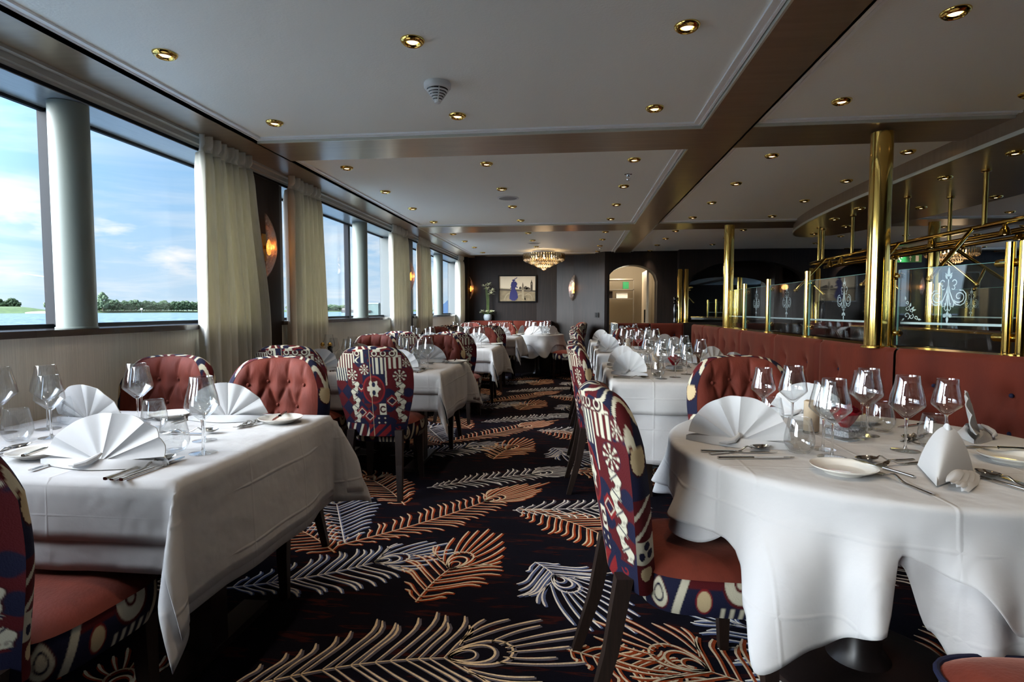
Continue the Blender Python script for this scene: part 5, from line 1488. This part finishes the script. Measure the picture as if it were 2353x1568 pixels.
MB().cyl((0, 0, 0), (0, 0, 3), .08).build('pole', M['plastic'], sg); MB().box(-.9, .9, -.05, .05, 2.6, 3.6).build('board', M['white'], sg, sm=False)
# ---------------------------------------------------------------- sky
W = bpy.data.worlds.new('sky'); SC.world = W; W.use_nodes = True; nt = W.node_tree; nt.nodes.clear()
N = lambda t, **k: (lambda nd: [setattr(nd, a, b) for a, b in k.items()] and nd or nd)(nt.nodes.new(t))
K = nt.links.new
tc = N('ShaderNodeTexCoord'); sp = N('ShaderNodeSeparateXYZ'); K(tc.outputs['Generated'], sp.inputs[0])
def math_(op, a, b=None, c=None, clamp=False):
    n = nt.nodes.new('ShaderNodeMath'); n.operation = op; n.use_clamp = clamp
    for i, v in enumerate((a, b, c)):
        if v is None: continue
        if isinstance(v, (int, float)): n.inputs[i].default_value = v
        else: K(v, n.inputs[i])
    return n.outputs[0]
zz = math_('MAXIMUM', sp.outputs['Z'], 0.0)
cr = N('ShaderNodeValToRGB'); e = cr.color_ramp.elements
for _ in range(3): e.new(.5)
for i, (p, c) in enumerate(((.0, rgb(196, 220, 240)), (.10, rgb(174, 211, 243)), (.26, rgb(142, 194, 241)), (.5, rgb(100, 164, 230)), (1, rgb(70, 130, 206)))): e[i].position = p; e[i].color = c
K(zz, cr.inputs['Fac'])
# clouds on a flat layer
den = math_('ADD', zz, .10); u = math_('DIVIDE', sp.outputs['X'], den); v = math_('DIVIDE', sp.outputs['Y'], den)
cb_ = N('ShaderNodeCombineXYZ'); K(u, cb_.inputs[0]); K(v, cb_.inputs[1])
nz = N('ShaderNodeTexNoise'); nz.inputs['Scale'].default_value = .85; nz.inputs['Detail'].default_value = 9; nz.inputs['Roughness'].default_value = .58; nz.inputs['Distortion'].default_value = .5; K(cb_.outputs[0], nz.inputs['Vector'])
c1 = N('ShaderNodeValToRGB'); c1.color_ramp.elements[0].position = .43; c1.color_ramp.elements[1].position = .74; c1.color_ramp.elements[1].color = (.85, .85, .85, 1); K(nz.outputs['Fac'], c1.inputs['Fac'])
mx = N('ShaderNodeMix', data_type='RGBA'); K(c1.outputs['Color'], mx.inputs[0]); K(cr.outputs['Color'], mx.inputs[6]); mx.inputs[7].default_value = rgb(240, 244, 248)
# added sky glow behind the viewer on the window side, brightening the room
dt = N('ShaderNodeVectorMath', operation='DOT_PRODUCT'); K(tc.outputs['Generated'], dt.inputs[0]); dt.inputs[1].default_value = Vector((-.78, -.48, .40)).normalized()
gl = math_('POWER', math_('MAXIMUM', dt.outputs['Value'], 0.0), 4.0); 
FILL_GLOW = 28.0
st = math_('MULTIPLY_ADD', gl, FILL_GLOW, 0.57)
mp2 = N('ShaderNodeMapping'); mp2.inputs['Scale'].default_value = (5.5, 5.5, 17); K(tc.outputs['Generated'], mp2.inputs['Vector'])
nz2 = N('ShaderNodeTexNoise'); nz2.inputs['Scale'].default_value = 1.0; nz2.inputs['Detail'].default_value = 7; nz2.inputs['Roughness'].default_value = .55; K(mp2.outputs[0], nz2.inputs['Vector'])
c2 = N('ShaderNodeValToRGB'); c2.color_ramp.elements[0].position = .565; c2.color_ramp.elements[1].position = .68; K(nz2.outputs['Fac'], c2.inputs['Fac'])
lo = N('ShaderNodeMapRange', interpolation_type='SMOOTHSTEP'); lo.inputs['From Min'].default_value = .025; lo.inputs['From Max'].default_value = .06; K(sp.outputs['Z'], lo.inputs['Value'])
up = N('ShaderNodeMapRange', interpolation_type='SMOOTHSTEP'); up.inputs['From Min'].default_value = .11; up.inputs['From Max'].default_value = .20; up.inputs['To Min'].default_value = 1; up.inputs['To Max'].default_value = 0; K(sp.outputs['Z'], up.inputs['Value'])
cm = math_('MULTIPLY', math_('MULTIPLY', lo.outputs['Result'], up.outputs['Result']), c2.outputs['Color'])
mx2 = N('ShaderNodeMix', data_type='RGBA'); K(cm, mx2.inputs[0]); K(mx.outputs[2], mx2.inputs[6]); mx2.inputs[7].default_value = rgb(250, 250, 250); mx = mx2
hz = N('ShaderNodeMix', data_type='RGBA'); K(math_('MULTIPLY', gl, .8, clamp=True), hz.inputs[0]); K(mx.outputs[2], hz.inputs[6]); hz.inputs[7].default_value = (1.0, .99, .93, 1)
bgn = N('ShaderNodeBackground'); K(hz.outputs[2], bgn.inputs['Color']); K(st, bgn.inputs['Strength'])
ow = N('ShaderNodeOutputWorld'); K(bgn.outputs[0], ow.inputs['Surface'])
SU = bpy.data.lights.new('sun', 'SUN'); SU.energy = 1.1; SU.color = (1, .95, .86); SU.angle = .02
so = bpy.data.objects.new('sun', SU); COL.objects.link(so); so.rotation_euler = (math.radians(38), math.radians(22), 0); so.location = (0, -20, 30)
# ---------------------------------------------------------------- laying the tables
T1 = (-2.13, -1.02, 1.335, 2.255); OV = (.05, .34, .15, .15); UN = (.04, .36, .27, .25)
rect_table(*T1, 'nearest window-side table', (.05, .34, .17, .15), (.04, .37, .25, .25), .46, 1, 'window-side tables')
rect_table(-2.13, -.93, 3.83, 4.78, 'second window-side table', OV, UN, .46, 2, 'window-side tables')
rect_table(-2.13, -.92, 6.24, 7.20, 'third window-side table', OV, UN, .46, 3, 'window-side tables')
rect_table(-2.13, -.90, 8.70, 9.66, 'farthest window-side table', OV, UN, .46, 4, 'window-side tables')
RR = (.24, 1.18)
rect_table(*RR, 3.50, 4.80, 'nearest banquette-side table', (.20, .10, .20, .2), (.28, .12, .50, .3), .22, 5, 'tables along the banquette')
rect_table(*RR, 5.70, 6.98, 'middle banquette-side table', (.20, .10, .20, .2), (.28, .12, .50, .3), .22, 6, 'tables along the banquette')
rect_table(*RR, 7.72, 8.55, 'farthest banquette-side table', (.20, .10, .20, .2), (.28, .12, .50, .3), .22, 7, 'tables along the banquette')
FR = [(166, .24, 6), (182, -.10, 6), (198, .30, 6), (213, -.10, 6), (229, .40, 9), (239.5, -.08, 4), (247, .30, 4), (254, -.10, 4), (265, .20, 5), (273, -.04, 4), (282, .40, 6), (300, .14, 8), (25, .35, 12), (65, .1, 9), (115, .35, 12), (140, .1, 8)]
round_table(.95, 1.95, .60, 'big round table in the right foreground', 8, 'round tables',
            [(165, .20), (180, .18), (200, .20), (212, .21), (219, .245), (225, .32), (230, .42), (237, .37), (248, .29), (251, .13), (262, .17), (272, .28), (281, .40), (286, .30), (300, .13), (340, .13), (25, .40), (60, .14), (90, .14), (115, .40), (140, .16)],
            [(165, .24), (180, .20), (192, .22), (204, .25), (216, .18), (240, .14), (251, .15), (257, .30), (264, .43), (290, .50), (320, .40), (20, .2), (90, .3), (130, .2)], FR)
round_table(-.66, 10.25, .45, 'small round table under the chandelier', 9, 'round tables',
            [(195, .38), (225, .18), (255, .18), (285, .40), (315, .18), (345, .2), (15, .38), (60, .18), (105, .38), (150, .18)],
            [(200, .3), (240, .40), (262, .42), (290, .3), (330, .38), (60, .38), (150, .4)], [(195, .35, 12), (225, .1, 9), (255, .12, 9), (285, .35, 12), (320, .12, 10), (15, .3, 12), (60, .1, 10), (105, .3, 12)])
ch = CHAIR.put
# nearest table
ch((-1.385, 1.235, 0), .03, 'patterned chair at the left edge of the view, rust seat towards the nearest table')
ch((-1.40, 2.36, 0), PI + .10, 'chair with tufted rust back at the far aisle place of the nearest window-side table')
ch((-2.00, 2.38, 0), PI + .05, 'chair with tufted rust back at the far window place of the nearest window-side table')
for (yn, yf, w, sc) in ((3.83, 4.78, 'second window-side table', 0), (6.24, 7.20, 'third window-side table', 1), (8.70, 9.66, 'farthest window-side table', 2)):
    ch((-1.27, yn - .13, 0), (.02, -.03, .04)[sc], 'patchwork chair back at the near aisle place of the ' + w)
    ch((-1.86, yn - .10, 0), .03, 'patchwork chair back at the near window place of the ' + w)
    ch((-1.24, yf + .12, 0), PI + .04, 'chair with rust inner back at the far aisle place of the ' + w)
    ch((-1.86, yf + .12, 0), PI - .03, 'chair with rust inner back at the far window place of the ' + w)
# round table in front
ch((.345, 1.80, 0), -PI / 2 + .10, 'patterned chair seen from behind at the left side of the big round table')
ch((.80, 2.66, 0), PI - .06, 'chair with plain rust back behind the big round table')
ce = ch((.98, 1.03, 0), .0, 'chair with navy-piped rust seat at the lower right corner, near the big round table')
def pip(a):
    c, s = math.cos(a), math.sin(a); r = (abs(c) ** 4 + abs(s) ** 4) ** -.25; y = r * s
    return (r * c * (.195 + .05 * (y * .5 + .5) + .007), .045 + y * .212, .451)
MB().tube([pip(-1.2 + (PI + 2.4) * i / 60) for i in range(61)], .0065, 8).build('seat_piping', M['navy'], ce)['label'] = 'navy seat piping'
for i, (y, w) in enumerate(((3.84, 'nearest banquette-side table, near place'), (4.45, 'nearest banquette-side table, far place'), (6.02, 'middle banquette-side table, near place'), (6.66, 'middle banquette-side table, far place'), (8.12, 'farthest banquette-side table'))):
    ch((.275, y, 0), -PI / 2 + (.05, .02, .06, -.03, .08)[i], 'patchwork aisle chair at the ' + w)
ch((.74, 7.20, 0), PI + .1, 'chair between the middle and farthest banquette-side tables, back to the far wall')
ch((-.10, 9.92, 0), PI / 2 - .30, 'chair at the right side of the small round table under the chandelier')
ch((-.10, 10.48, 0), PI / 2 + .35, 'chair farthest back, behind the right chair of the small round table')
# ---- nearest window-side table: measured positions
nw = 'nearest window-side table'
def it(K, x, y, rz, lab, z=0.0, rot=None): return K.put((x, y, TT + z), rz, lab, rot)
a1, a2, a3, a4 = (' at the %s place of the %s' % (p, nw) for p in ('near aisle', 'near window', 'far aisle', 'far window'))
it(NP[0], -1.33, 1.455, .04, 'large white fan-folded napkin' + a1).scale = (1.16, 1.1, .92); it(NP[1], -1.37, 2.105, PI + .10, 'white fan-folded napkin' + a3); it(NP[2], -1.87, 1.99, PI - .12, 'white fan-folded napkin' + a4); it(NP[1], -1.93, 1.45, .1, 'white fan-folded napkin' + a2)
it(WL, -1.136, 1.61, .3, 'large wine glass' + a1); it(WS, -1.238, 1.763, 0, 'small wine glass' + a1)
it(WL, -1.665, 1.985, .3, 'large wine glass' + a3); it(WS, -1.715, 2.065, 0, 'small wine glass' + a3)
it(WS, -1.794, 1.748, .3, 'small wine glass' + a2); it(WL, -1.935, 1.874, 0, 'large wine glass' + a2)
it(WL, -2.03, 1.79, .3, 'large wine glass' + a4)
it(TB, -1.236, 1.615, 0, 'clear water tumbler' + a1); it(TB, -1.545, 1.92, 0, 'clear water tumbler' + a3); it(TB, -1.86, 1.69, 0, 'clear water tumbler' + a2); it(TB, -1.965, 1.96, 0, 'clear water tumbler' + a4)
it(KN, -1.205, 1.318, -.0, 'inner table knife' + a1); it(SP, -1.185, 1.316, -.06, 'soup spoon' + a1, z=.0); it(KN, -1.158, 1.316, -.03, 'outer table knife' + a1)
it(PL, -1.60, 1.52, 0, 'white bread plate' + a1); it(BK, -1.56, 1.43, .2, 'butter knife on the plate' + a1, z=.021); it(FK, -1.475, 1.37, .05, 'table fork' + a1)
it(PL, -1.145, 2.09, 0, 'white bread plate' + a3); it(BK, -1.168, 2.17, PI + .25, 'butter knife on the plate' + a3, z=.021)
it(FK, -1.215, 2.17, PI - .05, 'outer table fork' + a3); it(FK, -1.242, 2.15, PI + .0, 'inner table fork' + a3)
it(KN, -1.545, 2.235, PI, 'table knife' + a3); it(DF, -1.30, 1.845, PI / 2, 'dessert fork' + a3); it(DS, -1.45, 1.875, -PI / 2, 'dessert spoon' + a3)
it(DF, -1.68, 1.80, -PI / 2, 'dessert fork' + a2); it(DS, -1.55, 1.77, PI / 2 + .2, 'dessert spoon' + a2); it(KN, -1.76, 1.35, 0, 'table knife' + a2); it(SP, -1.735, 1.40, 0, 'soup spoon' + a2); it(PL, -1.64, 2.13, 0, 'white bread plate' + a4)
it(FK, -1.70, 2.15, PI, 'table fork' + a4)
# ---- big round table: measured positions
rt = 'big round table'
b1, b2, b3, b4 = (' at the %s place of the %s' % (p, rt) for p in ('left', 'near', 'far', 'banquette'))
it(NP[2], .535, 1.905, -.35, 'white fan-folded napkin' + b1); it(NF, .965, 1.585, .95, 'white napkin slumped on its side' + b2); it(NP[0], .93, 2.40, -1.15, 'white fan-folded napkin' + b3); it(NP[1], 1.40, 2.13, 1.0, 'white fan-folded napkin' + b4)
it(KN, .392, 1.785, -PI / 2 + .05, 'inner table knife' + b1); it(SP, .412, 1.755, -PI / 2 + .40, 'soup spoon' + b1); it(KN, .424, 1.708, -PI / 2 + .14, 'outer table knife' + b1); it(FK, .40, 2.02, -PI / 2 - .05, 'table fork' + b1)
it(WL, .768, 1.765, .3, 'large wine glass' + b1); it(WS, .785, 1.868, 0, 'small wine glass' + b1); it(TB, .692, 1.812, 0, 'clear water tumbler' + b1)
it(WS, .733, 2.285, .3, 'small wine glass' + b3); it(WL, .797, 2.16, 0, 'large wine glass' + b3); it(TB, .745, 2.22, 0, 'clear water tumbler' + b3); 
it(WL, 1.022, 2.09, 0, 'large wine glass' + b4); it(WS, 1.062, 2.21, 0, 'small wine glass' + b4); it(TB, 1.108, 2.165, 0, 'clear water tumbler' + b4)
it(WL, 1.033, 1.876, 0, 'large wine glass' + b2); it(WS, 1.215, 1.985, 0, 'small wine glass' + b2); it(TB, 1.140, 1.92, 0, 'clear water tumbler' + b2)
it(PL, .728, 1.603, 0, 'white bread plate' + b2); it(BK, .842, 1.485, .38, 'butter knife on the plate' + b2, z=.021); it(FK, .848, 1.42, .20, 'table fork' + b2); it(DF, .985, 1.72, PI / 2 + .35, 'dessert fork' + b2); it(DS, .99, 1.755, PI / 2 + .25, 'dessert spoon' + b2)
it(KN, 1.16, 1.39, .25, 'outer table knife' + b2); it(SP, 1.135, 1.42, .28, 'soup spoon' + b2); it(KN, 1.10, 1.45, .3, 'inner table knife' + b2)
it(PL, 1.27, 1.775, 0, 'white bread plate' + b4); it(BK, 1.36, 1.83, 1.45, 'butter knife on the plate' + b4, z=.021); it(FK, 1.30, 1.92, 1.35, 'table fork' + b4); it(KN, 1.40, 2.35, 2.1, 'table knife' + b4); it(DF, 1.20, 2.08, 2.3, 'dessert fork' + b4); it(DS, 1.24, 2.13, 2.3, 'dessert spoon' + b4)
it(PL, 1.10, 2.33, 0, 'white bread plate' + b3); it(KN, .66, 2.40, PI - .2, 'table knife' + b3); it(FK, 1.0, 2.46, PI + .2, 'table fork' + b3)
def rose_cube(x, y, lab, z=TT):
    t = thing('rose_cube', lab, 'vase', (x, y, z), .55, 'rose centrepieces'); s = .046
    m = MB()
    for (a, b, c, d) in ((-s, s, -s, -s + .004), (-s, s, s - .004, s), (-s, -s + .004, -s + .004, s - .004), (s - .004, s, -s + .004, s - .004)): m.box(a, b, c, d, .0, .088)
    m.box(-s + .004, s - .004, -s + .004, s - .004, 0, .012)
    m.build('glass_cube', M['glass'], t, sm=False)
    g_ = MB(); rr = random.Random(2)
    g_.grid(lambda a, b: ((a * 2 - 1) * (s - .0045), (b * 2 - 1) * (s - .0045), .034 + .004 * math.sin(a * 31) * math.cos(b * 27)), 16, 16); g_.box(-s + .0045, s - .0045, -s + .0045, s - .0045, .0125, .032)
    g_.build('crystal_gravel', M['gravel'], t)
    r = MB()
    for L in range(4):
        n = (5, 5, 4, 3)[L]
        for k in range(n):
            a0 = 2 * PI * k / n + L * .6; R = .040 - .008 * L
            def pet(u, v, a0=a0, R=R, L=L):
                a = a0 + (u - .5) * 1.7; q = R * (.35 + .75 * math.sin(min(1, v * 1.0) * PI * .5)) * (1 + .10 * (v > .8))
                return (q * math.cos(a), q * math.sin(a), .040 + (.060 + .006 * L) * v + .008 * math.sin(u * PI) * v - .010 * max(0, v - .75) * 3)
            r.grid(pet, 8, 6)
    r.build('rose', M['rose'], t, ang=0)
def cylinder_holder(x, y, lab, z=TT):
    t = thing('beige_holder', lab, 'candle holder', (x, y, z)); MB().lathe([(.001, 0), (.026, 0), (.026, .115), (.022, .117), (.001, .10)], 24).build('linen_sleeve', M['beige'], t); MB().lathe([(.0265, .0), (.0275, .004), (.0265, .010)], 24).build('base_band', M['steel'], t)  # plain beige cylindrical holder of unclear use
rose_cube(.925, 2.035, 'dark red rose in a glass cube of crystals on the big round table'); cylinder_holder(.845, 2.11, 'beige linen-covered cylindrical holder behind the rose on the big round table')
# ---- the other tables
for (yn, yf, w, f) in ((3.83, 4.78, 'second window-side table', 2), (6.24, 7.20, 'third window-side table', 0), (8.70, 9.66, 'farthest window-side table', 0)):
    s = int(yn * 10)
    place(-1.27, yn, 0, 'the near aisle place of the ' + w, f, jit=s); place(-1.86, yn, 0, 'the near window place of the ' + w, min(f, 1), jit=s + 1)
    place(-1.22, yf, PI, 'the far aisle place of the ' + w, f, jit=s + 2); place(-1.83, yf, PI, 'the far window place of the ' + w, min(f, 1), jit=s + 3)
for (ys, w, f) in (((3.86, 4.46), 'nearest banquette-side table', 2), ((6.02, 6.66), 'middle banquette-side table', 1), ((8.12,), 'farthest banquette-side table', 0)):
    for i, y in enumerate(ys):
        n = ('near ', 'far ')[i] if len(ys) > 1 else ''
        place(.24, y, -PI / 2, 'the %saisle place of the %s' % (n, w), f, jit=int(y * 10), nr=1.05); place(1.18, y, PI / 2, 'the %sbanquette place of the %s' % (n, w), f, jit=int(y * 10) + 1, nr=-1.0)
    ym = sum(ys) / len(ys); rose_cube(.72, ym + .02, 'dark red rose in a glass cube on the ' + w); cylinder_holder(.60, ym + .1, 'beige cylindrical holder beside the rose on the ' + w)
for k, (a, w) in enumerate(((-1.75, 'near'), (-.35, 'right'), (2.9, 'left'), (1.35, 'far'))):
    place(-.66 + .45 * math.cos(a), 10.25 + .45 * math.sin(a), a + PI / 2, 'the %s place of the small round chandelier table' % w, 0, jit=90 + k)
# a few set tables on the far side of the buffet, seen through the glass screens
for i, (x, y) in enumerate(((5.35, 4.2), (5.35, 6.4), (5.35, 8.4))):
    w = ('nearest', 'middle', 'farthest')[i] + ' buffet-side table'
    rect_table(x - .45, x + .45, y - .55, y + .55, w, (.2, .2, .2, .2), (.3, .3, .3, .3), .25, 30 + i, 'tables beyond the buffet')
    for j, (dx, dy, r, p) in enumerate(((-.45, -.3, -PI / 2, 'near left'), (-.45, .3, -PI / 2, 'far left'), (.45, -.3, PI / 2, 'near right'), (.45, .3, PI / 2, 'far right'))): place(x + dx, y + dy, r, 'the %s place of the %s' % (p, w), 0, jit=200 + i * 4 + j)

for i, (x, w) in enumerate(((-1.985, 'salt mill, left'), (-1.925, 'pepper mill, right'))):
    t = thing(w.split(',')[0].replace(' ', '_'), '%s with shiny round top on the second window-side table, %s one' % (w.split(',')[0], w.split()[-1]), w.split(',')[0], (x, 4.29, TT))
    MB().lathe([(.001, 0), (.022, 0), (.022, .10), (.017, .125), (.019, .150), (.001, .152)], 20).build('body', M['black'] if i else M['beige'], t)
    MB().ball((0, 0, .166), .0175, 14).build('round_top', M['brass2'], t)
# ---------------------------------------------------------------- camera and output look
cam = bpy.data.cameras.new('camera'); co = bpy.data.objects.new('camera', cam); COL.objects.link(co)
co.location = (0, 0, 1.2); co.rotation_euler = (PI / 2 - 0.05532809, 0, 0.10977265)
cam.sensor_width = 36; cam.lens = 1300 / 2353 * 36; cam.clip_start = .05; cam.clip_end = 3000
SC.camera = co
vs_ = SC.view_settings; vs_.view_transform = 'Standard'; vs_.look = 'None'; vs_.gamma = 1; vs_.use_curve_mapping = False; vs_.exposure = 0.90
cy = SC.cycles; cy.use_adaptive_sampling = True; cy.adaptive_threshold = .025; cy.max_bounces = 9; cy.diffuse_bounces = 4; cy.glossy_bounces = 5; cy.transmission_bounces = 8; cy.transparent_max_bounces = 40
cy.caustics_reflective = True; cy.blur_glossy = 1.0; cy.caustics_refractive = False; cy.sample_clamp_indirect = 6; cy.sample_clamp_direct = 0
cy.use_denoising = True
